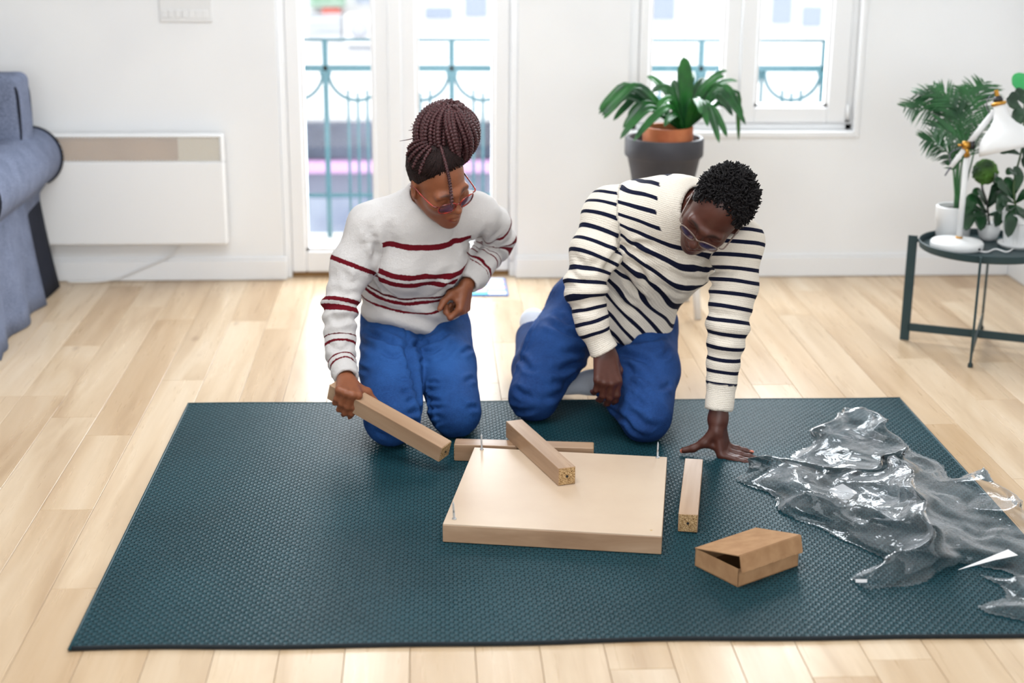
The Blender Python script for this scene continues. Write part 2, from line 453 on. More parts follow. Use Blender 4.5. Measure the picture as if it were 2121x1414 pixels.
def on_skin(V, N, pts, lift=0.0):
    """the surface points that lie under a drawn line of a garment"""
    if _px.get('V') is not V:
        fr = ((V - CP)*N).sum(1) < 0; I = np.nonzero(fr)[0]; _px.update(V=V, I=I, xyz=to_px(V[I]))
    I = _px['I']; x, y, z = _px['xyz']; out = []
    P = np.asarray(pts, float); L = np.concatenate([[0], np.cumsum(np.linalg.norm(np.diff(P, axis=0), axis=1))]); n = max(3, int(L[-1]/7))
    for t in np.linspace(0, L[-1], n):
        a, b = np.interp(t, L, P[:, 0]), np.interp(t, L, P[:, 1]); d = (x - a)**2 + (y - b)**2; near = np.nonzero(d < 36)[0]
        k = near[np.argmin(z[near])] if len(near) else np.argmin(d)
        out.append(V[I[k]] + N[I[k]]*lift)
    return np.array(out)
def creases(V, N, lines, k=1.0):
    d = np.zeros(len(V))
    for pts, wd, dep in lines:
        P = on_skin(V, N, pts); lo, hi = P.min(0) - 5*wd, P.max(0) + 5*wd; I = np.nonzero(((V > lo) & (V < hi)).all(1))[0]
        if not len(I): continue
        ds, s = seg_dist(V[I], P); L = np.linalg.norm(np.diff(P, axis=0), axis=1).sum(); fade = np.clip(np.minimum(s, L - s)/(.3*L) + .15, 0, 1)
        d[I] += k*dep*fade*(-np.exp(-(ds/wd)**2) + .55*np.exp(-((ds - 2.1*wd)/wd)**2))
    return d
def hand(S, W, d, l, n, sc, fingers, thumb, k=.006):
    d, l, n = n_(d), n_(l), n_(n); J = []
    off = (.030, .010, -.011, -.030); ln = (.086, .091, .086, .077)
    seg = ((.043, .026, .021), (.047, .030, .022), (.044, .028, .021), (.034, .021, .019)); rad = (.0098, .0100, .0094, .0084)
    for i, (a, b, c, sp) in enumerate(fingers):
        K = W + (d*ln[i] + l*off[i])*sc
        S.u(p_cap(W + l*off[i]*.55*sc, K, .0165*sc, .0118*sc, (n, 1.0)), .012*sc)
        ang = 0; P = K; js = [K]; dd0 = n_(d*math.cos(sp) + l*math.sin(sp))
        for q, (bend, L) in enumerate(zip((a, b, c), seg[i])):
            ang += math.radians(bend); dr = dd0*math.cos(ang) - n*math.sin(ang); Q = P + dr*L*sc
            r0 = rad[i]*sc*(1.06, .96, .9)[q]; r1 = rad[i]*sc*(.97, .9, .78)[q]
            S.u(p_cap(P, Q, r0, r1), k if q else .009); P = Q; js.append(Q)
        J.append((js, dr, n*math.cos(ang) + dd0*math.sin(ang)))
    P = W + (d*.018 + l*.022 - n*.006)*sc; js = [P]
    for q, (v, L) in enumerate(zip(thumb, (.045, .035, .028))):
        v = n_(v[0]*d + v[1]*l + v[2]*n); Q = P + v*L*sc; S.u(p_cap(P, Q, (.0185, .0125, .0112)[q]*sc, (.013, .0112, .009)[q]*sc), .012 if q == 0 else .006); P = Q; js.append(Q)
    S.u(p_cap(js[1], W + (d*.07 + l*.024 - n*.004)*sc, .010*sc, .009*sc), .012)
    J.append((js, v, n_(l - v*(l @ v) + .4*n)))
    return J
def head(S, C, F, L, U, sc=1.0, fem=False):
    hp = lambda f, l, u: C + (F*f + L*l + U*u)*sc
    R = np.stack([F, L, U]); E = lambda c, r, k: S.u(p_ell(hp(*c), np.array(r)*sc, R), k)
    S.u(p_ell(hp(-.012, 0, .035), np.array((.098, .077, .094))*sc, R), .02)
    E((.030, 0, -.035), (.068, .061, .085), .03)
    for s in (-1, 1):
        S.u(p_cap(hp(.0, s*.054, -.05), hp(.066, s*.014, -.098), .018*sc, .017*sc), .03)
        E((.062, s*.040, -.022), (.028, .024, .022), .03)
        S.u(p_cap(hp(.080, s*.046, .020), hp(.093, s*.012, .021), .009*sc, .010*sc), .02)
    S.u(p_sph(hp(.078, 0, -.102), .020*sc), .025)
    E((.078, 0, -.064), (.024, .030, .030), .02)
    for s in (-1, 1): S.sub(p_ell(hp(.099, s*.032, .002), np.array((.015, .018, .011))*sc, R), .016)
    for s in (-1, 1): S.u(p_ell(hp(.0755, s*.032, .001), np.array((.0135, .0155, .0125))*sc, R), .005)
    nw = .90 if fem else 1.15
    S.u(p_cap(hp(.090, 0, .016), hp(.112, 0, -.026), .008*sc, .011*sc), .012)
    S.u(p_sph(hp(.114, 0, -.030), .0125*nw*sc), .008)
    for s in (-1, 1):
        S.u(p_sph(hp(.103, s*.0145*nw, -.034), .0095*nw*sc), .007)
        S.sub(p_sph(hp(.110, s*.0075*nw, -.0425), .0042*sc), .004)
    for s in (-1, 1):
        S.u(p_cap(hp(.091, s*.023, -.0655), hp(.1025, s*.005, -.0605), .0045*sc, .0075*sc), .006)
        S.u(p_cap(hp(.090, s*.021, -.068), hp(.1005, 0, -.0745), .005*sc, .0085*sc), .006)
    S.sub(p_cap(hp(.106, -.02, -.0672), hp(.106, .02, -.0672), .0022*sc, .0022*sc), .004)
    for s in (-1, 1):
        er = np.stack([n_(F*.95 + U*.2 + L*s*.35), n_(L*s - F*.35), U]); er[2] = np.cross(er[0], er[1])
        S.u(p_ell(hp(-.008, s*.079, -.004), np.array((.019, .008, .032))*sc, er), .008)
        S.sub(p_ell(hp(-.002, s*.088, -.002), np.array((.010, .007, .018))*sc, er), .005)
        S.u(p_ell(hp(-.004, s*.076, -.028), np.array((.011, .007, .011))*sc, er), .008)
    return hp
# ------------------------------------------------------------------ room shell
YW = 6.255; XR = 2.535; XL = -3.1; YB = -2.2; ZC = 2.7; TW = 0.16
DX0, DX1, DZ1 = -0.60, 0.385, 2.25          # door opening
WX0, WX1, WZ0, WZ1 = 0.842, 1.80, 0.628, 2.2    # window opening
m = MB()
m.bbox(XL, DX0, YW, YW+TW, 0, ZC); m.bbox(DX1, WX0, YW, YW+TW, 0, ZC); m.bbox(WX1, XR, YW, YW+TW, 0, ZC)
m.bbox(DX0, DX1, YW, YW+TW, DZ1, ZC); m.bbox(WX0, WX1, YW, YW+TW, 0, WZ0); m.bbox(WX0, WX1, YW, YW+TW, WZ1, ZC)
tag(m.build('wall_back', MT['wall']), kind='structure')
tag(MB().bbox(XR, XR+TW, YB, YW+TW, 0, ZC).build('wall_right', MT['wall']), kind='structure')
tag(MB().bbox(XL-TW, XL, YB, YW+TW, 0, ZC).build('wall_left', MT['wall']), kind='structure')
m = MB()   # rear wall behind the camera, with its wide window opening
m.bbox(XL-TW, -1.75, YB-TW, YB, 0, ZC).bbox(2.45, XR+TW, YB-TW, YB, 0, ZC).bbox(-1.75, 2.45, YB-TW, YB, 0, .85).bbox(-1.75, 2.45, YB-TW, YB, 2.5, ZC)
tag(m.build('wall_rear', MT['wall']), kind='structure')
tag(MB().bbox(XL-TW, XR+TW, YB-TW, YW+TW, ZC, ZC+.1).build('ceiling', MT['ceiling']), kind='structure')
for nm, x0, x1 in (('baseboard_left', XL, DX0+.012), ('baseboard_middle', DX1-.005, XR-.014)):
    b = MB().bbox(x0, x1, YW-.014, YW-.0005, 0.002, .088, .003); b.bbox(x0, x1, YW-.009, YW-.0005, .088, .1, .003)
    tag(b.build(nm, MT['gloss_white']), kind='structure')
tag(MB().bbox(XR-.014, XR-.0005, YB, YW-.0005, 0.002, .09, .003).build('baseboard_right', MT['gloss_white']), kind='structure')

# floor: sub floor + single planks
fl = MB().bbox(XL, XR, YB, YW+TW, -.06, -.0155).build('floor', Mat('sub_floor', srgb(120, 96, 72), .9).m); tag(fl, kind='structure')
PW = .1415; x0 = -.892 - PW*16
pr = random.Random(11)
ends = {  # end joints read from the photograph: plank column -> y of joints
}
col = 0; xx = x0
nplank = 0
SEEN_Y = 2.35
nearV = []; nearM = MB()
jy = {}
for c in range(44):
    xa = x0 + c*PW; xb = min(xa + PW, XR)
    xa = max(xa, XL)
    if xb - xa < .02: continue
    y = YB + pr.uniform(-1.2, 0)
    ys = []
    while y < YW + TW:
        L = pr.uniform(.55, 1.7); ys.append((y, y + L)); y += L
    for (a, b) in ys:
        a = max(a, YB); b = min(b, YW+TW-.001)
        if b - a < .05: continue
        visible = b > SEEN_Y and xb > -2.0
        (MB() if visible else nearM)
        tgt = MB() if visible else nearM
        tgt.box(((xa+xb)/2, (a+b)/2, -.0075), (xb-xa-.0009, b-a-.0009, .015), None, .0011)
        if visible:
            o = tgt.build('floor_plank', MT['oak']); put(o, fl); nplank += 1
nm = nearM.build('floor_plank', MT['oak']); put(nm, fl); nm['kind'] = 'stuff'

# ------------------------------------------------------------------ french door
def pane(name, x0, x1, z0, z1, y, parent):
    o = MB().bbox(x0, x1, y-.004, y+.004, z0, z1).build(name, MT['glass'], parent); return o
g = Mat('window_glass', (1, 1, 1), 0.02, .5)
tr = g.N.new('ShaderNodeBsdfTransparent'); gl = g.N.new('ShaderNodeBsdfGlossy'); gl.inputs['Roughness'].default_value = .02
mx = g.N.new('ShaderNodeMixShader'); mx.inputs[0].default_value = .04; g.L.new(tr.outputs[0], mx.inputs[1]); g.L.new(gl.outputs[0], mx.inputs[2])
g.L.new(mx.outputs[0], g.N['Material Output'].inputs['Surface']); MT['glass'] = g.m
YD = YW + .035
d = tag(empty('door_1', (-.1, YD, 0)), kind='structure')
def leaf(x0, x1, gx0, gx1, gz0, z0, z1, y, par, gap=.0):
    m = MB(); t = .055
    m.bbox(x0, gx0, y, y+t, z0, z1, .006); m.bbox(gx1, x1, y, y+t, z0, z1, .006); m.bbox(gx0, gx1, y, y+t, z0, gz0, .006); m.bbox(gx0, gx1, y, y+t, z1-.09, z1, .006)
    o = m.build('door_leaf', MT['gloss_white'], par); 
    b = MB(); e = .012
    b.bbox(gx0, gx0+e, y+.008, y+.04, gz0, z1-.09); b.bbox(gx1-e, gx1, y+.008, y+.04, gz0, z1-.09); b.bbox(gx0, gx1, y+.008, y+.04, gz0, gz0+e)
    b.build('glazing_bead', MT['gloss_white'], o)
    MB().bbox(gx0+.001, gx1-.001, y+.022, y+.030, gz0+.001, z1-.091).build('glass_pane', MT['glass'], o)
    return o
m = MB(); m.bbox(DX0, DX0+.03, YD-.01, YD+.10, 0, DZ1, .004); m.bbox(DX1-.03, DX1, YD-.01, YD+.10, 0, DZ1, .004); m.bbox(DX0, DX1, YD-.01, YD+.10, DZ1-.05, DZ1, .004)
m.build('door_frame', MT['gloss_white'], d)
m = MB(); m.bbox(DX0+.03, DX1-.03, YD+.02, YD+.12, -.01, .018, .004); m.build('threshold', Mat('oak_threshold', srgb(150, 112, 66), .5).m, d)
leaf(-.570, -.124, -.508, -.208, .115, .022, DZ1-.052, YD, d)
leaf(-.118, .353, -.035, .289, .115, .022, DZ1-.052, YD+.004, d)
m = MB(); m.bbox(-.15, -.095, YD-.012, YD+.001, .022, DZ1-.06, .004); m.build('cover_strip', MT['gloss_white'], d)
m = MB(); m.tube([(.362, YD-.014, .07), (.362, YD-.014, .15)], .008, 10); m.build('hinge', MT['white_enamel'], d, True)

# ------------------------------------------------------------------ window
YN = YW + .05
wd = tag(empty('window_1', (1.32, YN, WZ0)), kind='structure')
m = MB(); fz = WZ0 + .028
m.bbox(WX0, WX0+.045, YN-.015, YN+.08, WZ0, WZ1, .004); m.bbox(WX1-.03, WX1, YN-.015, YN+.08, WZ0, WZ1, .004); m.bbox(WX0, WX1, YN-.015, YN+.08, WZ0, fz, .004); m.bbox(WX0, WX1, YN-.015, YN+.08, WZ1-.05, WZ1, .004)
m.build('window_frame', MT['gloss_white'], wd)
def sash(x0, x1, gx0, gx1, y):
    m = MB(); t = .05; z0, z1, gz0 = fz+.002, WZ1-.052, .725
    m.bbox(x0, gx0, y, y+t, z0, z1, .005); m.bbox(gx1, x1, y, y+t, z0, z1, .005); m.bbox(gx0, gx1, y, y+t, z0, gz0, .005); m.bbox(gx0, gx1, y, y+t, z1-.07, z1, .005)
    o = m.build('sash', MT['gloss_white'], wd)
    b = MB(); e = .013
    b.bbox(gx0, gx0+e, y+.01, y+.04, gz0, z1-.07); b.bbox(gx1-e, gx1, y+.01, y+.04, gz0, z1-.07); b.bbox(gx0, gx1, y+.01, y+.04, gz0, gz0+e)
    b.build('glazing_bead', MT['gloss_white'], o)
    MB().bbox(gx0+.001, gx1-.001, y+.022, y+.03, gz0+.001, z1-.071).build('glass_pane', MT['glass'], o)
sash(.888, 1.310, .930, 1.246, YN-.022); sash(1.314, 1.772, 1.378, 1.690, YN-.026)
MB().tube([(1.776, YN-.03, .67), (1.776, YN-.03, .735)], .007, 10).build('hinge', MT['white_enamel'], wd, True)
MB().tube([(1.776, YN-.034, .664), (1.776, YN-.034, .671)], .009, 10).build('hinge_cap', MT['black'], wd, True)
m = MB()
m.bbox(WX0-.0, WX1+.0, YW-.012, YW+.03, WZ0-.026, WZ0-.001, .003).bbox(WX1, WX1+.022, YW-.012, YW-.0005, WZ0-.026, WZ1, .003)
m.build('window_casing', MT['gloss_white'], wd)

# ------------------------------------------------------------------ radiator
rx0, rx1, rz0, rz1, ry = -1.602, -.822, .168, .628, YW-.075
r = empty('radiator', (-1.21, YW-.04, rz0), 'white wall-mounted panel heater with a perforated beige-backed grille beside the sofa', 'heater')
m = MB(); gz0, gz1, ga, gb = .518, .614, rx0+.014, rx1-.016
m.bbox(rx0, rx1, ry, YW-.018, rz0, gz0, .008); m.bbox(rx0, rx1, ry, YW-.018, gz1, rz1, .006); m.bbox(rx0, ga, ry, YW-.018, gz0-.008, gz1+.008, .006); m.bbox(gb, rx1, ry, YW-.018, gz0-.008, gz1+.008, .006)
m.bbox(rx0+.1, rx0+.14, YW-.018, YW-.0005, .3, .5); m.bbox(rx1-.14, rx1-.1, YW-.018, YW-.0005, .3, .5)
m.build('casing', MT['white_enamel'], r)
MB().bbox(ga, gb-.17, ry+.03, ry+.034, gz0-.004, gz1+.004).build('inner_plate', MT['beige'], r)
MB().bbox(gb-.17, gb, ry+.018, ry+.022, gz0-.004, gz1+.004).build('control_cover', Mat('cream_cover', srgb(222, 208, 176), .6).m, r)
m = MB(); step = .0155; H = gz1 - gz0
def clipbar(x_lo, slope):
    xa, xb = x_lo, x_lo + slope*H
    za, zb = gz0, gz1
    def cl(x, z):
        return x, z
    p, q = [xa, za], [xb, zb]
    for e in (p, q):
        if e[0] < ga: t = (ga - xa)/(xb - xa); e[0] = ga; e[1] = gz0 + t*H
        if e[0] > gb: t = (gb - xa)/(xb - xa); e[0] = gb; e[1] = gz0 + t*H
    return p, q
for sl in (1.0, -1.0):
    x = ga - H if sl > 0 else ga
    while x < (gb if sl > 0 else gb + H):
        p, q = clipbar(x, sl)
        if abs(p[0]-q[0]) > .003 and not (p[0] == q[0]): m.tube([(p[0], ry+.004, p[1]), (q[0], ry+.004, q[1])], .0015, 4)
        x += step
m.build('grille', MT['white_enamel'], r)
# cord
P = spline([at(378, 503, YW-.02), at(352, 530, YW-.02), at(300, 553, YW-.022), at(255, 572, YW-.024), at(225, 580, YW-.045), at(190, 583, YW-.06), at(140, 583, YW-.08)], 40)
P[:, 2] = np.maximum(P[:, 2], .0045)
tag(MB().tube(P, .004, 8).build('power_cord', MT['white_plastic'], None, True), 'white power cord hanging from the heater down to the floor by the baseboard', 'cord')
# switch / intercom panel on the wall
a, b = at(331, 46, YW), at(441, 48, YW)
x0, x1, z0 = a[0], b[0], a[2]
s = empty('switch_panel', ((x0+x1)/2, YW, z0), 'flat white wall switch panel with a row of small keys above the heater', 'switch panel')
m = MB(); m.bbox(x0, x1, YW-.010, YW-.0005, z0, z0+.10, .004); m.build('plate', MT['white_plastic'], s)
kw = (x1-x0-.024)/7
for i in range(7):
    wd_ = kw*(.84 if i < 4 else .9)
    MB().bbox(x0+.012+i*kw, x0+.012+i*kw+wd_, YW-.0145 + (0 if i < 4 else .002), YW-.0098, z0+.018, z0+.050, .002).build('key', Mat('key_white', (.78-.03*(i < 4),)*3, .4).m, s)
# colourful mat by the door
q = [onz(985, 612, .001), onz(1054, 613, .001), onz(1042, 566, .001), onz(980, 566, .001)]
x0, x1, y0, y1 = .165, .335, 5.95, 6.235
pz = empty('play_mat', ((x0+x1)/2, (y0+y1)/2, 0), 'small pale mat printed with coloured squares lying by the french door', 'mat')
MB().bbox(x0, x1, y0, y1, .0005, .006, .002).build('backing', Mat('blue_backing', srgb(70, 120, 190), .8).m, pz)
cols = [(150, 190, 236), (214, 232, 196), (236, 190, 222), (224, 236, 190), (236, 170, 214), (110, 200, 214), (196, 212, 240), (248, 196, 206), (170, 196, 240), (246, 176, 190), (150, 180, 236), (230, 226, 240)]
for i in range(2):
    for j in range(6):
        wx, wy = (x1-x0-.012)/2, (y1-y0-.012)/6
        MB().bbox(x0+.006+i*wx+.002, x0+.006+(i+1)*wx-.002, y0+.006+j*wy+.002, y0+.006+(j+1)*wy-.002, .006, .008).build('square', Mat('mat_colour', srgb(*cols[(i*6 + 5-j) % 12]), .8).m, pz)

# ------------------------------------------------------------------ outside: balcony, railing, house over the street
tag(MB().bbox(-1.6, 2.3, YW+TW, 7.26, -.16, -.02).build('balcony_floor', Mat('pale_concrete', (.7, .7, .7), .8).tex((.66, .66, .66), (.74, .74, .74), 6).m), kind='structure')
teal = Mat('teal_rail_paint', srgb(66, 108, 118), .5).m
YR = 7.16
rl = empty('balcony_railing', (0.5, YR, -.02), 'teal wrought iron balcony railing with hanging arcs outside the french door and window', 'railing')
z_top, z_hand, z_low = at(680, 82, YR)[2], at(680, 141, YR)[2], at(680, 404, YR)[2]
xp0 = at(677, 250, YR)[0]; bay = (at(936, 250, YR)[0] - xp0)/2; xe = xp0 + bay*8
nm_ = lambda k, b, sm=True: b.build(k, teal, rl, sm)
nm_('top_rail', MB().tube([(xp0-bay*2.5, YR, z_top), (xe, YR, z_top)], .006, 8))
nm_('hand_rail', MB().bbox(xp0-bay*2.5, xe+.02, YR-.012, YR+.012, z_hand-.013, z_hand+.013, .002), False)
nm_('bottom_rail', MB().bbox(xp0-bay*2.5, xe, YR-.010, YR+.010, z_low-.008, z_low+.008, .002), False)
for i in range(-2, 9):
    x = xp0 + bay*i
    if i % 2 == 0 or i == 8: nm_('post', MB().bbox(x-.012, x+.012, YR-.012, YR+.012, -.02, z_top, .002).bbox(x-.026, x+.026, YR-.014, YR+.014, z_hand-.035, z_hand-.008, .004), False)
    else: nm_('bar', MB().bbox(x-.006, x+.006, YR-.006, YR+.006, -.02, z_hand))
    if i == 8: break
    cx = x + bay/2; t = np.linspace(math.pi, 2*math.pi, 20)
    nm_('arc', MB().tube([(cx + (bay/2-.012)*math.cos(k), YR, z_hand - .015 + .135*math.sin(k)) for k in t], .0085, 6))
    for dx in (-.045, 0, .045):
        zt = z_hand - .115 + abs(dx)*.3
        nm_('bar', MB().bbox(cx+dx-.006, cx+dx+.006, YR-.006, YR+.006, -.02 if dx == 0 else z_low-.09, zt, .001))
tag(rl)
YH = 15.0
h = empty('opposite_house', (1.5, YH, -6), 'pale overexposed house front across the street seen through the glass doors', 'building')
hw = Mat('pale_render', (.82, .82, .82), .9, .1).tex((.8, .8, .8), (.84, .84, .84), 1.5).m
MB().bbox(-7, 12, YH, YH+1, -7, 6).build('front_wall', hw, h)
hg = Mat('house_glass', srgb(150, 160, 176), .3).m; hb = Mat('shop_front', srgb(58, 66, 84), .4).tex(srgb(54, 62, 80), srgb(110, 118, 138), 1.2).m
def hrect(name, px0, py0, px1, py1, mat, dep=.05, par=None):
    a, b = at(px0, py0, YH-.05), at(px1, py1, YH-.05)
    return MB().bbox(a[0], b[0], YH-dep, YH+.02, b[2], a[2], .01).build(name, mat, par or h)
wfr = Mat('house_frame', (.75, .75, .75), .6).m
for q in ((880, 14, 938, 40), (962, -30, 1010, 36), (1352, -40, 1398, 42), (1600, -10, 1640, 50), (1662, 12, 1702, 56), (735, -40, 790, 8)):
    f = hrect('window', q[0]-5, q[1]-5, q[2]+5, q[3]+5, wfr, .04); hrect('pane', *q, hg, .06, f)
hrect('shop_window', 560, 252, 1150, 328, hb, .12); hrect('sign_band', 560, 330, 1150, 352, Mat('pink_sign', srgb(214, 170, 214), .6).m, .2)
hrect('shop_window', 560, 354, 1150, 402, Mat('grey_shutter', srgb(120, 124, 142), .6).m, .10)
hrect('plinth', 560, 406, 1150, 520, Mat('blue_plinth', srgb(120, 134, 160), .7).tex(srgb(96, 110, 140), srgb(160, 170, 186), 1.2).m, .10)
hrect('awning', 640, 26, 712, 82, Mat('awning_stripe', (.6, .6, .6), .8).tex(srgb(160, 164, 170), srgb(210, 212, 216), 2, sc=(1, 1, 12)).m, .3)
hrect('flower_box', 668, 16, 706, 34, Mat('red_flowers', srgb(206, 110, 100), .8).m, .2); hrect('ivy', 640, -20, 715, 14, Mat('pale_ivy', srgb(140, 168, 150), .8).tex(srgb(110, 150, 124), srgb(180, 196, 186), 6).m, .15)
u = empty('air_conditioner', tuple(at(752, 95, YH-.3)), 'white air conditioning unit hanging on the house across the street', 'air conditioner')
a, b = at(712, 30, YH-.35), at(792, 94, YH-.35)
MB().bbox(a[0], b[0], YH-.37, YH-.05, b[2], a[2], .02).build('case', Mat('ac_white', (.8, .8, .8), .6).m, u)
c = at(745, 62, YH-.38); th = np.linspace(0, 2*math.pi, 25)
MB().lathe([(0.001, 0), (.09, 0), (.09, .02), (.001, .02)], c, 24, np.array([[1, 0, 0], [0, 0, -1], [0, 1, 0.]])).build('fan_grille', Mat('ac_grey', (.45, .46, .5), .6).m, u, True)
MB().bbox(a[0]+.03, b[0]-.03, YH-.36, YH+.0, b[2]-.05, b[2]-.001).build('bracket', Mat('ac_bracket', (.3, .31, .34), .6).m, u)
tag(MB().bbox(-9, 14, 7.26, YH, -7.1, -7).build('street', Mat('street_asphalt', (.25, .25, .26), .9).tex((.22, .22, .23), (.3, .3, .3), 3).m), kind='structure')
# ------------------------------------------------------------------ rug
def rugmat():
    m = Mat('teal_flatweave', srgb(40, 76, 88), .45, .2); v = m.coord()
    n = m.noise(v, 500, 2); n2 = m.noise(v, 2.5, 3)
    c = m.ramp(n, [(.3, srgb(10, 42, 49)), (.7, srgb(30, 72, 82))])
    c = m.mix(.3, c, m.ramp(n2, [(.35, srgb(10, 42, 49)), (.65, srgb(30, 72, 82))])); m.set('Base Color', c); return m.m
MT['rug'] = rugmat(); MT['rug_back'] = Mat('rug_backing', srgb(10, 20, 26), .9).m
RO = A(-.782, 2.99); RA = -.010; RW, RL = 2.307, 1.63
ru, rv = A(math.cos(RA), math.sin(RA)), A(-math.sin(RA), math.cos(RA))
RB, RZ = .0015, .0075
def rp(s, t): return RO + ru*s + rv*t
def rwob(s, t):   # slight waviness of the flat woven edges
    return .004*math.sin(s*5.1+1) + .003*math.sin(s*11)
rug = empty('rug', (*rp(RW/2, RL/2), 0), 'large dark teal flatwoven rug spread over the pale oak floor', 'rug')
m = MB(); n = 60; V = []; 
poly = [rp(RW*i/n, rwob(RW*i/n, 0)) for i in range(n+1)] + [rp(RW*(1-i/n), RL + .5*rwob(RW*(1-i/n), 0)) for i in range(n+1)]
m.prism([tuple(p) for p in poly], RB, RZ); m.build('backing', MT['rug_back'], rug)
# loops: brick-like cells, each a tongue set off by an arched slot that shows the dark backing (thousands of pieces, joined)
cw, ch = .0202, .0123; nx, ny = int(RW/cw), int(RL/ch)
I, J = np.meshgrid(np.arange(-1, nx + 1), np.arange(ny), indexing='ij'); I = I.ravel(); J = J.ravel()
cs = (I + .5)*cw + np.where(J % 2, cw*.5, 0.0) + .003; ct = (J + .5)*ch + .004
tm = np.array([(-10.1, -6.15, 0), (10.1, -6.15, 0), (10.1, 6.15, 0), (-10.1, 6.15, 0), (-5.6, -2.6, .6), (-5.6, 2.8, .5), (-4.0, 5.0, .4), (4.0, 5.0, .4), (5.6, 2.8, .5), (5.6, -2.6, .6), (-2.8, -2.6, .9), (2.8, -2.6, .9), (2.8, 1.4, 1.2), (-2.8, 1.4, 1.2)])*.001
tf3 = [(3, 5, 6), (2, 7, 8)]; tf4 = [(0, 4, 5, 3), (3, 6, 7, 2), (2, 8, 9, 1), (0, 1, 9, 4), (4, 9, 11, 10), (10, 11, 12, 13)]
jit = rng.normal(0, .0003, (len(cs), 2))
S_ = cs[:, None] + tm[None, :, 0]; S_[:, 4:] += jit[:, :1] + .22*tm[None, 4:, 1]; T_ = ct[:, None] + tm[None, :, 1]; T_[:, 4:] += jit[:, 1:]
S_ = np.clip(S_, .002, RW - .002); T_ = np.clip(T_, .002, RL - .002)
T_ = T_ + (.004*np.sin(S_*5.1+1) + .003*np.sin(S_*11))*np.clip(1 - T_/.4, 0, 1)
Z_ = RZ + .0018 + np.repeat(tm[None, :, 2], len(cs), 0)
V = np.stack([RO[0] + ru[0]*S_ + rv[0]*T_, RO[1] + ru[1]*S_ + rv[1]*T_, Z_], -1).reshape(-1, 3)
tq = np.array([t + (t[0],) if len(t) == 3 else t for t in tf4]); b0 = np.arange(len(cs))[:, None, None]*14
F = [tuple(f) for f in (b0 + tq[None]).reshape(-1, 4)] + [tuple(f) for f in (b0 + np.array(tf3)[None]).reshape(-1, 3)]
o = mesh('weave', V, F, MT['rug'], rug, False); o['kind'] = 'stuff'
m = MB(); m.tube([(*rp(RW*i/n, rwob(RW*i/n, 0)+.003), RZ-.002) for i in range(n+1)], .0052, 6); m.build('edge_binding', MT['rug_back'], rug, True)
m = MB()
for s0 in (.003, RW-.003): m.tube([(*rp(s0, RL*i/20), RZ) for i in range(21)], .0042, 6)
m.tube([(*rp(RW*i/n, RL + .5*rwob(RW*i/n, 0)-.002), RZ) for i in range(n+1)], .0042, 6); m.build('side_binding', MT['rug'], rug, True)
RT = RZ + .0030   # walking surface of the weave

# ------------------------------------------------------------------ table top with hanger bolts, four legs
TA = -.178; c, s = math.cos(TA), math.sin(TA); tu, tv = A(c, s, 0), A(-s, c, 0); T0 = A(.035, 3.513, 0)
tt = empty('oak_table_top', T0 + .275*tu + .275*tv + A(0, 0, RT), 'square oak veneer table top lying upside down on the rug with three bolts', 'table top')  # the top of the unassembled table
TH = .050; zt = RT + TH
m = MB(); R = np.stack([tu, tv, A(0, 0, 1)], 1); cc = T0 + .275*tu + .275*tv
m.box(cc + A(0, 0, RT + TH/2 - .0015), (.55, .55, TH - .003), R, .0015); m.build('veneer_body', MT['veneerX'], tt)
m = MB(); m.box(cc + A(0, 0, zt - .002), (.5485, .5485, .004), R, .0008); m.build('fibreboard_face', MT['mdf'], tt)
def bolt(p, lean):
    ax = n_(A(lean[0], lean[1], 1)); L = .048; prof = []; 
    B = MB(); P = []; rr = []
    prof = [(.0005, L), (.0022, L-.006)]
    z = L - .006; k = 0
    while z > .026: prof += [(.0030, z), (.0021, z-.0014)]; z -= .0028
    prof += [(.0026, z), (.0026, z-.006)]; z -= .006
    while z > .004: prof += [(.0031, z), (.0025, z-.0009)]; z -= .0018
    prof += [(.0052, .0035), (.0058, .002), (.0058, 0), (.0005, 0)]
    a, b, _ = frame(ax); Rm = np.stack([a, b, ax], 1)
    B.lathe(prof[::-1], p, 10, Rm); o = B.build('hanger_bolt', MT['zinc'], tt); return o
for q, ln in (((998, 931), (-.03, .05)), ((1362, 948), (.0, .03)), ((941, 1075), (-.06, .04))): bolt(onz(*q, zt), ln)
dz = onz(1349, 1098, zt); MB().lathe([(.0005, 0), (.0035, 0), (.003, .0008), (.0005, .0009)], dz, 12).build('dent_mark', Mat('dent', srgb(190, 160, 116), .6).m, tt)

def table_leg(center, e1, e2, e3, label, parent_group='square oak table legs'):
    L, Wd = .40, .050
    o = empty('oak_table_leg', center, label, 'table leg', parent_group)  # one leg of the unassembled table
    R = np.stack([e1, e2, e3], 1)
    b = MB().box((0, 0, 0), (L-.0008, Wd, Wd), None, .0012).build('post', MT['veneerX'])
    ends = []
    for sg in (-1, 1):
        k = MB(); k.box((sg*(L/2), 0, 0), (.0016, Wd-.004, Wd-.004)); 
        e = k.build('end_face', MT['chip']); ends.append(e)
        h = MB().lathe([(.0005, 0), (.0036, 0), (.0036, .0016), (.0005, .0018)], (sg*(L/2 + .0004), 0, 0), 10, np.array([[0, 0, sg], [0, 1, 0], [-sg, 0, 0.]])).build('screw_hole', MT['black']); ends.append(h)
    Mx = Matrix.Identity(4)
    for i in range(3):
        for j in range(3): Mx[i][j] = float(R[i][j])
    for q in [b] + ends: q.parent = o
    o.rotation_euler = Mx.to_euler()
    return o
# leg lying to the right of the top
a, b = onz(1424, 1102, RT), onz(1438, 965, RT)
e1 = n_(b - a); e1[2] = 0; e1 = n_(e1); e3 = A(0, 0, 1); e2 = np.cross(e3, e1)
table_leg(a + e1*.20 + A(0, 0, .0252), e1, e2, e3, 'square oak table leg lying on the rug right of the table top')
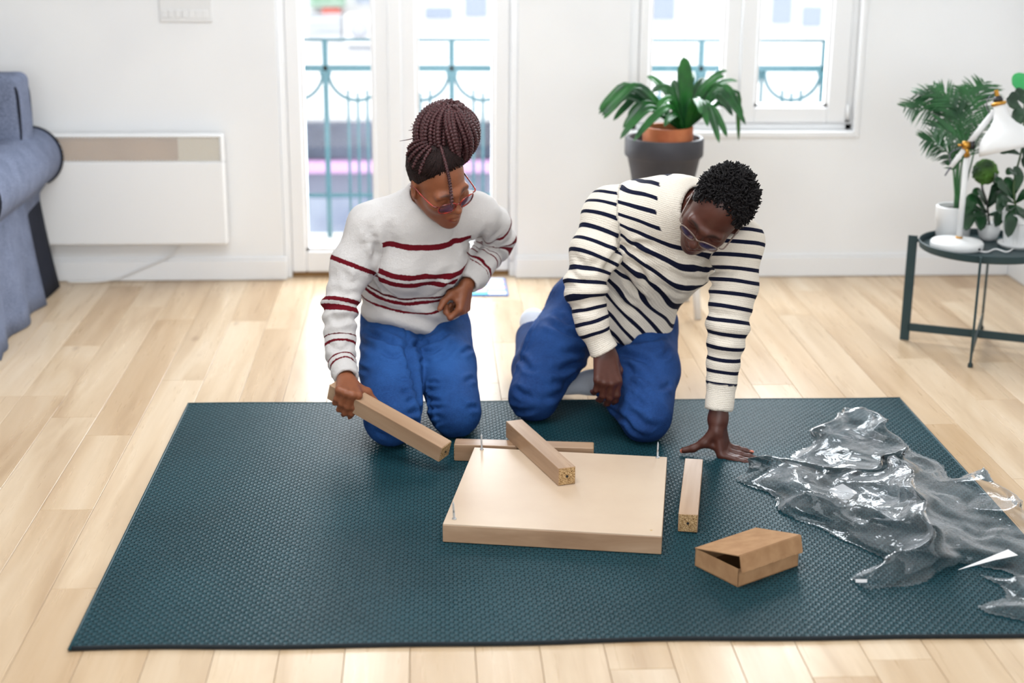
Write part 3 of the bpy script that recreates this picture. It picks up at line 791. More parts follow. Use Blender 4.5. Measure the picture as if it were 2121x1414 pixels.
# leg lying behind the top, pushed under its far edge line
a = onz(941, 954, RT); e1 = n_(A(*(onz(1229, 962, RT) - a)[:2], 0)); e2 = np.cross(e3, e1)
table_leg(a + e1*.20 + e2*.025 + A(0, 0, .0252), e1, e2, e3, 'square oak table leg lying behind the far edge of the table top')
# leg lying slantwise on the top
a, b = onz(1172, 1007, zt), onz(1048, 908, zt)
f1 = onz(1156, 1006.5, zt); f2 = onz(1190, 1001, zt); ex = f2 - f1
e2 = n_(A(ex[0], ex[1], 0)); g = onz(1044, 902, zt) - f1; e1 = n_(A(g[0], g[1], 0)); e1 = n_(e1 - 0*e2)
e2 = -np.cross(e3, e1)*-1; e2 = np.cross(e3, e1)
table_leg(f1 + e1*.20 - e2*.025 + A(0, 0, .0252), e1, e2, e3, 'square oak table leg lying slantwise on top of the table top')
# leg held by the woman
GE1 = vv(.825, -.43, .35); GE3 = vv(.51, .36, -.78); GE3 = n_(GE3 - GE1*(GE3 @ GE1)); GE2 = np.cross(GE3, GE1)
GP = at(915.4, 927.9, 3.97)      # near upper front corner
GC = GP - GE1*.20 + GE3*.025
if GE2 @ A(0, 0, 1) > 0: GE2 = -GE2
GC = GC + GE2*.025               # GE2 points down the front face
GQ = np.cross(GE1, GE2)
table_leg(GC, GE1, GE2, GQ, 'square oak table leg held up in the kneeling woman\'s right hand')

# ------------------------------------------------------------------ cardboard box
P0, P1, P2 = onz(1437, 1170, RT), onz(1528, 1216, RT), onz(1650, 1166, RT)
bx = n_(P0 - P1); by = n_(P2 - P1); by = n_(by - bx*(by @ bx)); Lx, Ly, Hb = .148, .205, .046; tk = .002
bo = empty('cardboard_box', P1, 'small brown cardboard box with its lid half open on the rug', 'box')
q = lambda a, b, z: P1 + bx*a + by*b + A(0, 0, z)
Rb = np.stack([bx, by, A(0, 0, 1)], 1)
m = MB(); m.box(q(Lx/2, Ly/2, tk/2+.0004), (Lx, Ly, tk), Rb); m.box(q(tk/2, Ly/2, Hb/2), (tk, Ly, Hb), Rb); m.box(q(Lx-tk/2, Ly/2, Hb/2), (tk, Ly, Hb), Rb)
m.box(q(Lx/2, tk/2, Hb/2), (Lx, tk, Hb), Rb); m.box(q(Lx/2, Ly-tk/2, Hb/2), (Lx, tk, Hb), Rb); m.build('tray', MT['card'], bo)
MB().box(q(Lx/2, Ly/2, .004), (Lx-.006, Ly-.006, .002), Rb).build('tray_lining', MT['card_in'], bo)
# lid hinged along the far long edge, raised towards the near front corner
la = math.radians(13); lx = bx*-math.cos(la) + A(0, 0, math.sin(la)); lz = np.cross(lx, by); lz = lz if lz[2] > 0 else -lz
hinge = q(Lx, 0, Hb); Rl = np.stack([lx, by, lz], 1); ll = Lx*1.02
m = MB(); m.box(hinge + lx*ll/2 + by*Ly/2 + lz*.001, (ll, Ly+.004, tk), Rl)
fl_ = .040; m.box(hinge + lx*(ll+.003) + by*Ly/2 - lz*(fl_/2-.001), (tk, Ly+.002, fl_), Rl)
m.build('lid', MT['card'], bo)
kx = []; yy = 0
m = MB(); e0 = hinge + lx*(ll+.0035) - lz*(fl_-.004)
for i in range(14):
    t = i/14; w_ = Ly/14; m.box(e0 + by*(t*Ly + w_/2) - lz*random.uniform(.001, .0035), (.0016, w_*.98, .006), Rl)
m.build('torn_edge', MT['card'], bo)

# ------------------------------------------------------------------ sofa (its right arm shows)
sx1 = -1.530; sy0, sy1 = 5.16, 6.17
so = empty('sofa', (-2.2, 5.6, 0), 'slate blue fabric sofa with a rolled arm and floor length skirt at the left', 'sofa')
def cloth_box(x0, x1, y0, y1, z0, z1, r):
    S = SDF(); c = A((x0+x1)/2, (y0+y1)/2, (z0+z1)/2); hh = A(x1-x0, y1-y0, z1-z0)/2 - r
    S.u(((lambda P: np.linalg.norm(np.maximum(np.abs(P - c) - hh, 0), axis=1) + np.minimum((np.abs(P - c) - hh).max(1), 0) - r), c - hh - r, c + hh + r), .001); return S
V, F = surface(cloth_box(-2.98, sx1-.10, sy0+.09, sy1, .10, .43, .03), .02); mesh('base', V, F, MT['sofa'], so)
# arm: roll + upright
ax0 = at(55, 345, 5.9)
rollc_z = .545; rollx = sx1 - .055; rr_ = .118
m = MB(); Y = np.linspace(sy0+.06, sy1-.02, 30)
prof = []
th = np.linspace(-.35*math.pi, 1.12*math.pi, 26)
ring = [(rr_*math.cos(t), rr_*math.sin(t)) for t in th] + [(-.135, -.12), (-.135, -.42), (.01, -.42), (.02, -.15)]
V = []; k = len(ring)
for y in Y:
    for (a, b) in ring: V.append((rollx + a*(1+.02*math.sin(y*9)), y, rollc_z + b))
F = [(i*k + j, i*k + (j+1) % k, (i+1)*k + (j+1) % k, (i+1)*k + j) for i in range(len(Y)-1) for j in range(k)] + [tuple(range(k))[::-1], tuple((len(Y)-1)*k + j for j in range(k))]
autosmooth(mesh('arm', V, F, MT['sofa'], so), 50)
for yy in (sy0+.058, sy1-.018): MB().tube([(rollx + (rr_+.002)*math.cos(t), yy, rollc_z + (rr_+.002)*math.sin(t)) for t in np.linspace(-.35*math.pi, 1.1*math.pi, 26)], .006, 6).build('piping', MT['sofa_pipe'], so, True)
MB().lathe([(.001, -.004), (rr_-.012, -.004), (rr_-.01, .004), (.001, .004)], (rollx, sy0+.056, rollc_z), 26, np.array([[1, 0, 0], [0, 0, -1], [0, 1, 0.]])).build('arm_front_panel', MT['sofa_pipe'], so)
# skirt: side panel hanging to the floor with a flared pleat at either end
def skirt(name, pts_top, pts_bot, mat, thick=.012):
    a, b = np.array(pts_top), np.array(pts_bot); n = len(a); V = []
    for t in np.linspace(0, 1, 8):
        e = t*t*.35 + t*.65
        for i in range(n): V.append(a[i]*(1-e) + b[i]*e - A(0, 0, (t-e)*(a[i][2]-b[i][2])))
    F = [(j*n + i, j*n + i+1, (j+1)*n + i+1, (j+1)*n + i) for j in range(7) for i in range(n-1)]
    o = mesh(name, V, F, mat, so); md = o.modifiers.new('thickness', 'SOLIDIFY'); md.thickness = thick; md.offset = 0; return o
yt = np.linspace(sy0+.03, 5.86, 16)
top = [A(sx1-.03, y, .47) for y in yt]; bot = [A(sx1+.012 + .018*math.sin(i*.9) + (.03 if i == 0 else 0), y - (.07 if i == 0 else .03*(1-i/15)), .004) for i, y in enumerate(yt)]
skirt('skirt_side', top, bot, MT['sofa'])
yt = np.linspace(5.83, sy1-.02, 8)
top = [A(sx1-.05, y, .44) for y in yt]; bot = [A(sx1-.005 - .02*(i < 3) + .018*i/7, y + .03*i/7 - .04, .004) for i, y in enumerate(yt)]
skirt('skirt_pleat', top, bot, MT['sofa_pipe'])
xt = np.linspace(sx1-.02, -2.9, 16)
skirt('skirt_front', [A(x, sy0+.06, .40) for x in xt], [A(x+.02, sy0-.02 + .02*math.sin(i*1.3), .004) for i, x in enumerate(xt)], MT['sofa'])
# loose cushion leaning on the arm
cc_ = A(at(48, 240, 5.88)[0] - .24, 5.955, at(35, 240, 5.9)[2]); S = SDF(); hh = A(.24, .078, .158)
Rc = rotz(math.radians(-4)) 
def cf(P):
    q = (P - cc_) @ Rc; e = np.abs(q); bulge = 1 + .22*np.clip(1 - (e[:, 0]/.25)**2, 0, 1)*np.clip(1 - (e[:, 2]/.17)**2, 0, 1)
    e = e/np.stack([np.ones(len(e)), bulge, np.ones(len(e))], 1) - (hh - .035); return np.linalg.norm(np.maximum(e, 0), axis=1) + np.minimum(e.max(1), 0) - .035
S.u((cf, cc_ - .3, cc_ + .3), .001); V, F = surface(S, .008); V = V + normals(V, F)*(.004*snoise(V, 18, 4))[:, None]
sc_ = mesh('scatter_cushion', V, F, MT['sofa']); tag(sc_, 'boxy slate fabric cushion with dark piping resting on the sofa arm', 'cushion')
for yv in (-.066, .066):
    P = [cc_ + Rc @ A(.232*math.copysign(abs(math.cos(t))**.3, math.cos(t)), yv, .150*math.copysign(abs(math.sin(t))**.4, math.sin(t))) for t in np.linspace(0, 2*math.pi, 60)]
    MB().tube(P, .007, 6).build('piping', MT['sofa_pipe'], sc_, True)
# ------------------------------------------------------------------ plants and side table
def leaf_obj(name, pts, width, mat, parent, n=14, fold=.25, tip=.15, side=None, base=.35, tw=0.0):
    P = spline(pts, n); T = np.gradient(P, axis=0); T /= np.linalg.norm(T, axis=1)[:, None]
    V = []; 
    for i in range(n):
        t = i/(n-1); wd = width*(base + (1-base)*min(1, t/.35))*(1 if t < .6 else math.sqrt(max(0, 1 - ((t-.6)/.4)**2))*(1-tip) + tip*(1-t)/.4)
        s = np.cross(T[i], A(0, -.75, .65) if side is None else side); s = s/(np.linalg.norm(s) + 1e-9)
        up = np.cross(s, T[i]); 
        if tw: a = tw*t; s, up = s*math.cos(a) + up*math.sin(a), up*math.cos(a) - s*math.sin(a)
        for q in (-1, -.5, 0, .5, 1): V.append(P[i] + s*q*wd/2 + up*abs(q)*wd/2*fold)
    F = [(i*5 + j, i*5 + j+1, (i+1)*5 + j+1, (i+1)*5 + j) for i in range(n-1) for j in range(4)]
    o = mesh(name, V, F, mat, parent); md = o.modifiers.new('thickness', 'SOLIDIFY'); md.thickness = .0012; return o
# white stool carrying the big planter (mostly behind the man)
YP = 5.72; pc = at(1376, 290, YP); ppm = 1/(at(1377, 290, YP)[0] - at(1376, 290, YP)[0])
rim = 81/ppm; ztop = at(1376, 283, YP)[2]; zb = ztop - .285
st = empty('plant_stool', (pc[0], YP, 0), 'white wooden stool behind the man carrying the charcoal planter', 'stool')
MB().lathe([(.001, -.025), (.165, -.025), (.17, -.02), (.17, -.004), (.165, 0), (.001, 0)], (pc[0], YP, zb), 32).build('seat', MT['gloss_white'], st)
for sx in (-1, 1):
    for sy in (-1, 1): MB().tube([(pc[0]+sx*.10, YP+sy*.10, zb-.02), (pc[0]+sx*.135, YP+sy*.135, .001)], [.018, .014], 10).build('leg', MT['gloss_white'], st, True)
pl = empty('potted_clivia', (pc[0], YP, zb), 'strap-leaved green plant in a terracotta pot set inside a charcoal planter by the window', 'potted plant')
pb = rim*.62
MB().lathe([(.001, .002), (pb, .002), (pb+.004, .006), (rim-.012, .205), (rim-.004, .212), (rim, .218), (rim, .278), (rim-.003, .284), (rim-.014, .284), (rim-.018, .27), (pb, .04), (.001, .04)], (pc[0], YP, zb), 40).build('planter', MT['pot_grey'], pl, True)
autosmooth(pl.children[0], 40)
tr_ = 46/ppm*1.12
autosmooth(MB().lathe([(.001, .06), (.07, .06), (tr_-.02, .24), (tr_, .25), (tr_, .325), (tr_-.012, .325), (tr_-.016, .30), (.001, .30)], (pc[0]+.012, YP-.005, zb), 36).build('terracotta_pot', MT['terracotta'], pl), 40)
MB().lathe([(.001, .312), (tr_-.014, .300)], (pc[0]+.012, YP-.005, zb), 24).build('soil', MT['soil'], pl, True)
B0 = A(pc[0]+.075, YP-.0, zb+.30)
LV = [((1240, 236), (1305, 188), .06), ((1250, 246), (1300, 200), -.03), ((1246, 240), (1320, 178), -.10), ((1284, 288), (1345, 225), -.14), ((1312, 292), (1382, 222), -.20), ((1330, 270), (1370, 235), -.16), ((1300, 240), (1345, 205), .10),
      ((1376, 262), (1398, 238), -.17), ((1416, 118), (1421, 185), -.02), ((1392, 168), (1402, 195), .04), ((1408, 135), (1412, 190), .08), ((1506, 146), (1465, 172), .06), ((1528, 168), (1480, 178), .12), ((1500, 158), (1460, 180), -.03),
      ((1545, 258), (1490, 188), -.08), ((1528, 225), (1480, 178), .04), ((1490, 296), (1462, 215), -.16), ((1506, 284), (1470, 222), -.12), ((1530, 292), (1526, 190), .14), ((1340, 158), (1380, 190), .16), ((1452, 236), (1440, 205), -.20), ((1435, 150), (1425, 190), .14), ((1360, 225), (1390, 205), -.10), ((1270, 250), (1330, 195), .02), ((1466, 262), (1450, 212), -.18), ((1240, 228), (1300, 178), .0), ((1290, 265), (1340, 215), -.05), ((1350, 190), (1385, 185), .0), ((1462, 165), (1442, 185), .1), ((1518, 240), (1480, 200), .0), ((1540, 240), (1500, 180), .08)]
for i, (tp, md_, dy) in enumerate(LV):
    E_ = at(tp[0], tp[1], YP + dy*1.0); Mm = at(md_[0], md_[1], YP + dy*.55)
    wd = .031 if i not in (18, 11, 12) else .02
    if i == 8: wd = .052
    leaf_obj('leaf', [B0 + A(0, dy*.1, 0), B0*.45 + Mm*.55 + A(0, 0, .012), Mm, Mm*.4 + E_*.6 + A(0, 0, .010), E_], wd, MT['leaf'], pl, 16, .3, side=None if abs(tp[0]-1412) > 26 else A(0, -1, 0))

# side table
TC = A(2.003, 5.178, 0); TZ = at(1888, 497, 5.288)[2] - .012; ang = math.radians(-24)
a_, b_ = A(math.cos(ang), math.sin(ang), 0), A(-math.sin(ang), math.cos(ang), 0)
tb = empty('side_table', TC, 'round dark green metal tray table on crossed flat legs at the right', 'side table')
R_ = .232
autosmooth(MB().lathe([(.001, 0), (R_-.006, 0), (R_, .004), (R_+.002, .026), (R_, .028), (R_-.003, .026), (R_-.006, .006), (.001, .005)], TC + A(0, 0, TZ), 64).build('tray', MT['table_green'], tb), 40)
for ax, nm in ((a_, 'a'), (b_, 'b')):
    other = b_ if nm == 'a' else a_; R3 = np.stack([ax, other, A(0, 0, 1)], 1)
    for sg in (-1, 1):
        MB().box(TC + ax*sg*.256 + A(0, 0, (TZ+.03)/2 + .0005), (.034 if nm == 'a' else .02, .005 if nm == 'a' else .008, TZ+.03), R3, .001).box(TC + ax*sg*.238 + A(0, 0, TZ+.014), (.02, .006, .012), R3).build('leg', MT['table_green'], tb)
        if nm == 'b' : MB().lathe([(.001, 0), (.009, 0), (.009, .012), (.006, .016), (.001, .016)], TC + ax*sg*.256 + A(0, 0, .0003), 12).build('foot', MT['black'], tb)
    MB().box(TC + A(0, 0, .052 + (.0 if nm == 'a' else .0)), (.50, .005 if nm == 'a' else .006, .03), R3, .001).build('cross_bar', MT['table_green'], tb)
TT = TZ + .0055
def on_tray(px, py): return onz(px, py, TT)
# desk lamp
lb = on_tray(1981, 513); lp = lambda x, y, dy=0: at(x, y, lb[1] + dy)
la_ = empty('desk_lamp', lb, 'white desk lamp with brass joints and a bell shade on the side table', 'lamp')
autosmooth(MB().lathe([(.001, .0005), (.090, .0005), (.093, .004), (.093, .02), (.088, .027), (.03, .034), (.012, .036), (.001, .036)], lb, 48).build('base', MT['white_plastic'], la_), 50)
MB().lathe([(.001, 0), (.004, 0), (.004, .004), (.001, .004)], lb + A(.055, -.0765, .012), 12, np.array([[1, 0, 0], [0, 0, -1], [0, 1, 0.]])).build('cord_port', MT['black'], la_, True)
top = lp(2003, 325); foot = lb + A(.006, 0, .034)
MB().tube([foot, foot*.0 + foot + (top-foot)*.985], [.0105, .0095], 16).build('post', MT['white_plastic'], la_, True)
MB().tube([foot, foot + A(0, 0, .008)], .0125, 14).build('post_collar', MT['brass'], la_, True)
jt = lp(2001, 300)
MB().tube([top, top + (jt-top)*1.0], [.0105, .009], 14).build('joint_collar', MT['brass'], la_, True)
MB().tube([jt + A(-.014, -.004, 0), jt + A(.010, -.004, 0)], .014, 16).tube([jt + A(-.03, -.004, 0), jt + A(-.012, -.004, 0)], .004, 10).build('joint', MT['brass'], la_, True)
MB().tube([jt + A(.010, -.003, 0), jt + A(.026, -.003, 0)], .0155, 16).build('joint_knob', MT['black'], la_, True)
aA, aB = lp(1969, 346), lp(2060, 230)
d_ = aB - aA; MB().tube([aA, aA + d_*.30], [.0085, .0095], 14).tube([aA + d_*.44, aB], [.0105, .011], 14).tube([aA + d_*.28, aA + d_*.46], .005, 8).build('arm', MT['white_plastic'], la_, True)
sa, sb = lp(2069, 216, -.02), lp(2088, 312, -.06); ax = n_(sb - sa); fa, fb, _ = frame(ax); Rm = np.stack([fa, fb, ax], 1); Ls = np.linalg.norm(sb - sa)
pr_ = [(.020, 0), (.022, .02), (.028, .045), (.045, .068), (.072, .092), (.088, .112), (.096, .135), (.098, .155), (.0965, .155), (.0945, .135), (.086, .113), (.070, .094), (.043, .07), (.026, .047), (.018, .02)]
sh = MB().lathe([(r, z*Ls/.155) for r, z in pr_], sa, 48, Rm).build('shade', MT['white_plastic'], la_, True)
MB().lathe([(.001, -.008), (.024, -.008), (.027, -.003), (.023, .004), (.001, .004)], sa, 24, Rm).build('shade_collar', MT['brass'], la_, True)
MB().lathe([(.001, -.03), (.013, -.028), (.017, -.018), (.016, -.008), (.001, -.008)], sa, 20, Rm).build('lamp_socket', MT['black'], la_, True)
MB().box(sa - ax*.028, (.010, .014, .046), Rm, .002).build('hanger', MT['brass'], la_)
cp_ = spline([lp(2051, 236), lp(2043, 218), lp(2050, 200), lp(2062, 192), sa - ax*.03], 16)
MB().tube(cp_, .002, 6).build('lamp_wire', Mat('grey_wire', srgb(90, 90, 100), .6).m, la_, True)
MB().tube(spline([lp(1969, 346), lp(1968, 318), lp(1985, 308), jt], 14), .0022, 6).tube(spline([lp(1969, 346), lp(1962, 356), lp(1957, 364)], 6), .003, 6).build('lamp_wire', Mat('grey_wire', srgb(90, 90, 100), .6).m, la_, True)
pcd = spline([on_tray(2026, 522), on_tray(2045, 524), on_tray(2062, 518), on_tray(2085, 524), on_tray(2100, 516)], 20) + A(0, 0, .004)
tag(MB().tube(pcd, .003, 6).build('lamp_cord', MT['white_plastic'], None, True), 'white lamp cord trailing across the tray of the side table', 'cord')
# palm in white pot
pp = on_tray(1972, 492); pr2 = .066
pm = empty('potted_palm', pp, 'feathery parlour palm in a stepped white pot behind the desk lamp', 'potted plant')
autosmooth(MB().lathe([(.001, .0005), (pr2-.008, .0005), (pr2-.005, .004), (pr2-.004, .062), (pr2, .066), (pr2+.001, .118), (pr2-.003, .122), (pr2-.008, .120), (pr2-.010, .1), (.001, .1)], pp, 40).build('pot', MT['white_plastic'], pm), 45)
MB().lathe([(.001, .108), (pr2-.009, .104)], pp, 20).build('soil', MT['soil'], pm, True)
def frond(base, mid, end, name='frond', nl=22, ll=.12, droop=.25):
    P = spline([base, base*.4 + mid*.6 + A(0, 0, .0), mid, mid*.5 + end*.5 + A(0, 0, .02), end], 40)
    m = MB(); m.tube(P, np.linspace(.004, .0012, 40), 6)
    T = np.gradient(P, axis=0); T /= np.linalg.norm(T, axis=1)[:, None]
    for i in range(nl):
        t = .38 + .62*i/(nl-1); k = min(39, int(t*39)); p, tt_ = P[k], T[k]
        s = np.cross(tt_, A(0, -.6, .8)); s /= np.linalg.norm(s)
        L = ll*(math.sin(math.pi*(.12 + .83*(t-.38)/.62))**.6)*(.8 + .2*random.random())
        for sg in (-1, 1):
            dr = n_(tt_*.75 + s*sg*.8 + A(0, random.uniform(-.25, .15), random.uniform(-.1, .12)))
            q = [p + dr*L*u - A(0, 0, droop*L*u*u) for u in (0, .33, .66, 1)]
            w_ = .0036; nrm = np.cross(dr, A(0, -1, .3)); nrm /= np.linalg.norm(nrm)
            up_ = np.cross(dr, nrm)*.0006
            V = []
            for j, u in enumerate((.5, 1, .8, .06)):
                V += [q[j] + nrm*w_*u + up_, q[j] - nrm*w_*u + up_, q[j] - nrm*w_*u - up_, q[j] + nrm*w_*u - up_]
            F = [(j*4 + e, j*4 + (e+1) % 4, j*4 + 4 + (e+1) % 4, j*4 + 4 + e) for j in range(3) for e in range(4)] + [(12, 13, 14, 15)]
            m.add(V, F)
    return m.build(name, MT['palm'], pm)
pq = lambda x, y, dy=0: at(x, y, pp[1] + dy)
base_ = pp + A(.012, 0, .105)
for (mx, my, dm), (ex, ey, de) in (((1968, 255, .05), (1876, 222, .0)), ((1985, 235, .0), (1900, 196, .05)), ((1990, 250, -.03), (1935, 178, .04)), ((1972, 330, -.03), (1915, 290, -.05)), ((2010, 245, .05), (2038, 172, .08)), ((2008, 260, .0), (2005, 182, .06)), ((1995, 300, -.04), (1932, 262, -.10)), ((2025, 290, .06), (2075, 235, .10)), ((1985, 280, .06), (1950, 205, .10))):
    frond(base_ + A(random.uniform(-.01, .01), random.uniform(-.01, .01), 0), pq(mx, my, dm), pq(ex, ey, de))
# topiary ball plant in a small white pot
p3 = on_tray(2046, 497)
tp_ = empty('topiary_plant', p3, 'small ball topiary with broad leaves in a round white pot', 'potted plant')
MB().lathe([(.001, .0005), (.022, .0005), (.034, .014), (.040, .036), (.0395, .062), (.037, .064), (.035, .058), (.001, .054)], p3, 36).build('pot', MT['white_plastic'], tp_, True)
MB().lathe([(.001, .058), (.035, .055)], p3, 20).build('soil', MT['soil'], tp_, True)
bc = at(2041, 356, p3[1]); MB().tube(spline([p3 + A(0, 0, .055), at(2044, 420, p3[1]), at(2034, 385, p3[1]), bc], 14), .004, 8).build('stem', Mat('dark_stem', srgb(36, 40, 34), .7).m, tp_, True)
S = SDF(); S.u(p_sph(bc, .043), .01); V, F = surface(S, .004); N = normals(V, F); V = V + N*(.006*np.abs(snoise(V, 160, 2)))[:, None]; 
mesh('ball', V, F, MT['topiary'], tp_, False)
def broad(parent, base, mid, tip_, wd, mat=None):
    return leaf_obj('leaf', [base, mid, mid*.5 + tip_*.5 + A(0, 0, .006), tip_], wd, mat or MT['leaf_dark'], parent, 12, .12, .3, base=.15)
for bx_, mx_, tx_, wd in (((2044, 440), (2020, 410), (1994, 446), .045), ((2042, 440), (2010, 440), (2000, 478), .05), ((2044, 445), (2030, 445), (2032, 478), .05), ((2046, 430), (2065, 405), (2095, 400), .045), ((2042, 425), (2030, 400), (2015, 402), .035), ((2046, 445), (2075, 440), (2062, 470), .045), ((2046, 420), (2062, 385), (2060, 360), .035), ((2044, 440), (2000, 420), (1996, 440), .04)):
    yb = p3[1]; broad(tp_, at(*bx_, yb), at(*mx_, yb-.03), at(*tx_, yb-.06), wd)
# umbrella plant in ribbed pot with saucer
p4 = on_tray(2108, 510)
um = empty('umbrella_plant', p4, 'glossy dark leaved plant in a ribbed white pot on a saucer at the frame edge', 'potted plant')
autosmooth(MB().lathe([(.001, .0005), (.062, .0005), (.072, .010), (.072, .014), (.001, .012)], p4, 36).build('saucer', MT['white_plastic'], um), 40)
m = MB(); V = []
n = 72; prof = [(.050, .0135), (.052, .02), (.060, .088), (.064, .094), (.065, .125), (.060, .125), (.056, .10)]
for j, (r_, z) in enumerate(prof):
    for k in range(n):
        rr2 = r_ - (.0022 if (k % 3 == 0 and 0 < j < 3) else 0); V.append(p4 + A(rr2*math.cos(2*math.pi*k/n), rr2*math.sin(2*math.pi*k/n), z))
m.add(V, [(j*n + k, j*n + (k+1) % n, (j+1)*n + (k+1) % n, (j+1)*n + k) for j in range(len(prof)-1) for k in range(n)]); m.build('ribbed_pot', MT['white_plastic'], um)
MB().lathe([(.001, .108), (.058, .102)], p4, 20).build('soil', MT['soil'], um, True)
yb = p4[1]
stp = [at(2105, 440, yb), at(2100, 380, yb), at(2118, 300, yb+.03), at(2122, 215, yb+.04)]
MB().tube(spline(stp, 20), .004, 8).build('stem', MT['stem'], um, True)
for bx_, mx_, tx_, wd, dy in (((2100, 425), (2095, 450), (2088, 492), .046, -.09), ((2100, 420), (2080, 410), (2066, 440), .04, -.05), ((2102, 415), (2075, 385), (2060, 372), .038, -.02), ((2102, 415), (2095, 385), (2078, 372), .04, .02), ((2104, 420), (2125, 400), (2140, 420), .045, -.05), ((2104, 425), (2118, 440), (2128, 455), .05, -.08), ((2104, 400), (2110, 370), (2100, 345), .04, 0), ((2115, 320), (2090, 310), (2072, 318), .036, -.02), ((2118, 300), (2100, 285), (2090, 300), .03, .02), ((2120, 230), (2100, 215), (2096, 190), .05, 0), ((2122, 225), (2112, 235), (2105, 262), .05, -.03), ((2122, 215), (2115, 200), (2120, 185), .05, .03), ((2118, 300), (2130, 330), (2125, 350), .05, -.04), ((2104, 425), (2088, 430), (2076, 424), .035, -.06), ((2110, 360), (2095, 355), (2085, 362), .03, -.03)):
    broad(um, at(*bx_, yb), at(*mx_, yb + dy*.6), at(*tx_, yb + dy), wd)
broad(um, at(2124, 200, yb+.05), at(2113, 176, yb+.08), at(2110, 150, yb+.1), .06, MT['bright_leaf'])
# ------------------------------------------------------------------ clear plastic wrapping
g = Mat('clear_film', (1, 1, 1), .1)
tr = g.N.new('ShaderNodeBsdfTransparent'); tr.inputs[0].default_value = (.985, .99, .995, 1)
gl = g.N.new('ShaderNodeBsdfGlossy'); gl.inputs['Roughness'].default_value = .05; gl.inputs[0].default_value = (1, 1, 1, 1)
df = g.N.new('ShaderNodeBsdfDiffuse'); df.inputs[0].default_value = (.85, .88, .92, 1)
lw = g.N.new('ShaderNodeLayerWeight'); lw.inputs[0].default_value = .35
fn = g.N.new('ShaderNodeFresnel'); fn.inputs[0].default_value = 1.29; mp = fn.outputs[0]
nz = g.noise(g.coord(), 45, 2, .5); bm = g.node('ShaderNodeBump', 0, None, Height=nz, Strength=.35, Distance=.006)
g.L.new(bm, gl.inputs['Normal']); g.L.new(bm, fn.inputs['Normal'])
m1 = g.N.new('ShaderNodeMixShader'); g.L.new(g.math('ADD', g.math('MULTIPLY', g.math('POWER', lw.outputs['Facing'], 2.6), .62), .014), m1.inputs[0]); g.L.new(tr.outputs[0], m1.inputs[1]); g.L.new(df.outputs[0], m1.inputs[2])
m2 = g.N.new('ShaderNodeMixShader'); g.L.new(mp, m2.inputs[0]); g.L.new(m1.outputs[0], m2.inputs[1]); g.L.new(gl.outputs[0], m2.inputs[2])
g.L.new(m2.outputs[0], g.N['Material Output'].inputs['Surface']); MT['film'] = g.m
def fold_noise(X, Y, seed, sc, oct_=4):
    r = np.random.default_rng(seed); z = np.zeros_like(X)
    for i in range(oct_):
        f = sc*(1.55**i); 
        for _ in range(3):
            a = r.uniform(0, math.pi); ph = r.uniform(0, 1)
            wx = X + .04*np.sin(Y*f*.5 + r.uniform(0, 6)); wy = Y + .04*np.sin(X*f*.5 + r.uniform(0, 6))
            t = (wx*math.cos(a) + wy*math.sin(a))*f/2 + ph; tri = np.abs(2*(t - np.floor(t + .5)))
            z += tri/(1.7**i)
    return z/6
def inside(P, poly):
    x, y = P[:, 0], P[:, 1]; c = np.zeros(len(P), bool); n = len(poly)
    for i in range(n):
        (x1, y1), (x2, y2) = poly[i], poly[(i+1) % n]
        m = ((y1 > y) != (y2 > y)) & (x < (x2-x1)*(y-y1)/(y2-y1+1e-12) + x1); c ^= m
    return c
def edge_d(P, poly):
    d = np.full(len(P), 1e9)
    for i in range(len(poly)):
        a, b = np.array(poly[i]), np.array(poly[(i+1) % len(poly)]); ab = b - a; t = np.clip((P - a) @ ab/(ab @ ab), 0, 1); d = np.minimum(d, np.linalg.norm(P - a - t[:, None]*ab, axis=1))
    return d
def film_sheet(name, px, seed, amp, ridges, parent, h=.006, base=.003, sc=7):
    poly = [tuple(onz(x, y, RT)[:2]) for x, y in px]; P = np.array(poly); lo, hi = P.min(0), P.max(0); n = np.ceil((hi-lo)/h).astype(int) + 1
    X, Y = np.meshgrid(lo[0] + np.arange(n[0])*h, lo[1] + np.arange(n[1])*h, indexing='ij'); Q = np.stack([X.ravel(), Y.ravel()], 1)
    ins = inside(Q, poly); ed = edge_d(Q, poly)
    z = amp*fold_noise(Q[:, 0], Q[:, 1], seed, sc)*np.clip(ed/.05, .12, 1)
    for pts, wd, ht in ridges:
        L = np.array([[*onz(x, y, RT)[:2], 0] for x, y in pts]); dd, s_ = seg_dist(np.column_stack([Q, np.zeros(len(Q))]), L); z += ht*np.exp(-(dd/wd)**1.3)*np.clip(ed/.02, .3, 1)
    z = base + RT + np.maximum(z - amp*.15, 0)
    Vx = Q[:, 0] + .012*np.sin(z*90 + Q[:, 1]*30); Vy = Q[:, 1] + .012*np.sin(z*80 + Q[:, 0]*25)
    idx = -np.ones(len(Q), int); idx[ins] = np.arange(ins.sum()); I = idx.reshape(n)
    q = np.stack([I[:-1, :-1], I[1:, :-1], I[1:, 1:], I[:-1, 1:]], -1).reshape(-1, 4); q = q[(q >= 0).all(1)]
    return mesh(name, np.stack([Vx, Vy, z], 1)[ins], q, MT['film'], parent, True)
fm = empty('plastic_wrapping', onz(1850, 1080, RT), 'crumpled clear plastic wrapping bag spread over the right side of the rug', 'plastic bag')
big = [(1524, 990), (1560, 972), (1592, 955), (1625, 965), (1660, 930), (1695, 905), (1722, 882), (1752, 880), (1800, 876), (1850, 905), (1925, 948), (1990, 1000), (2025, 985), (2060, 1012), (2120, 1060), (2180, 1120), (2160, 1210), (2080, 1180), (1995, 1172), (1930, 1205), (1860, 1215), (1800, 1228), (1772, 1206), (1800, 1178), (1822, 1160), (1780, 1132), (1720, 1110), (1650, 1082), (1622, 1060), (1580, 1018)]
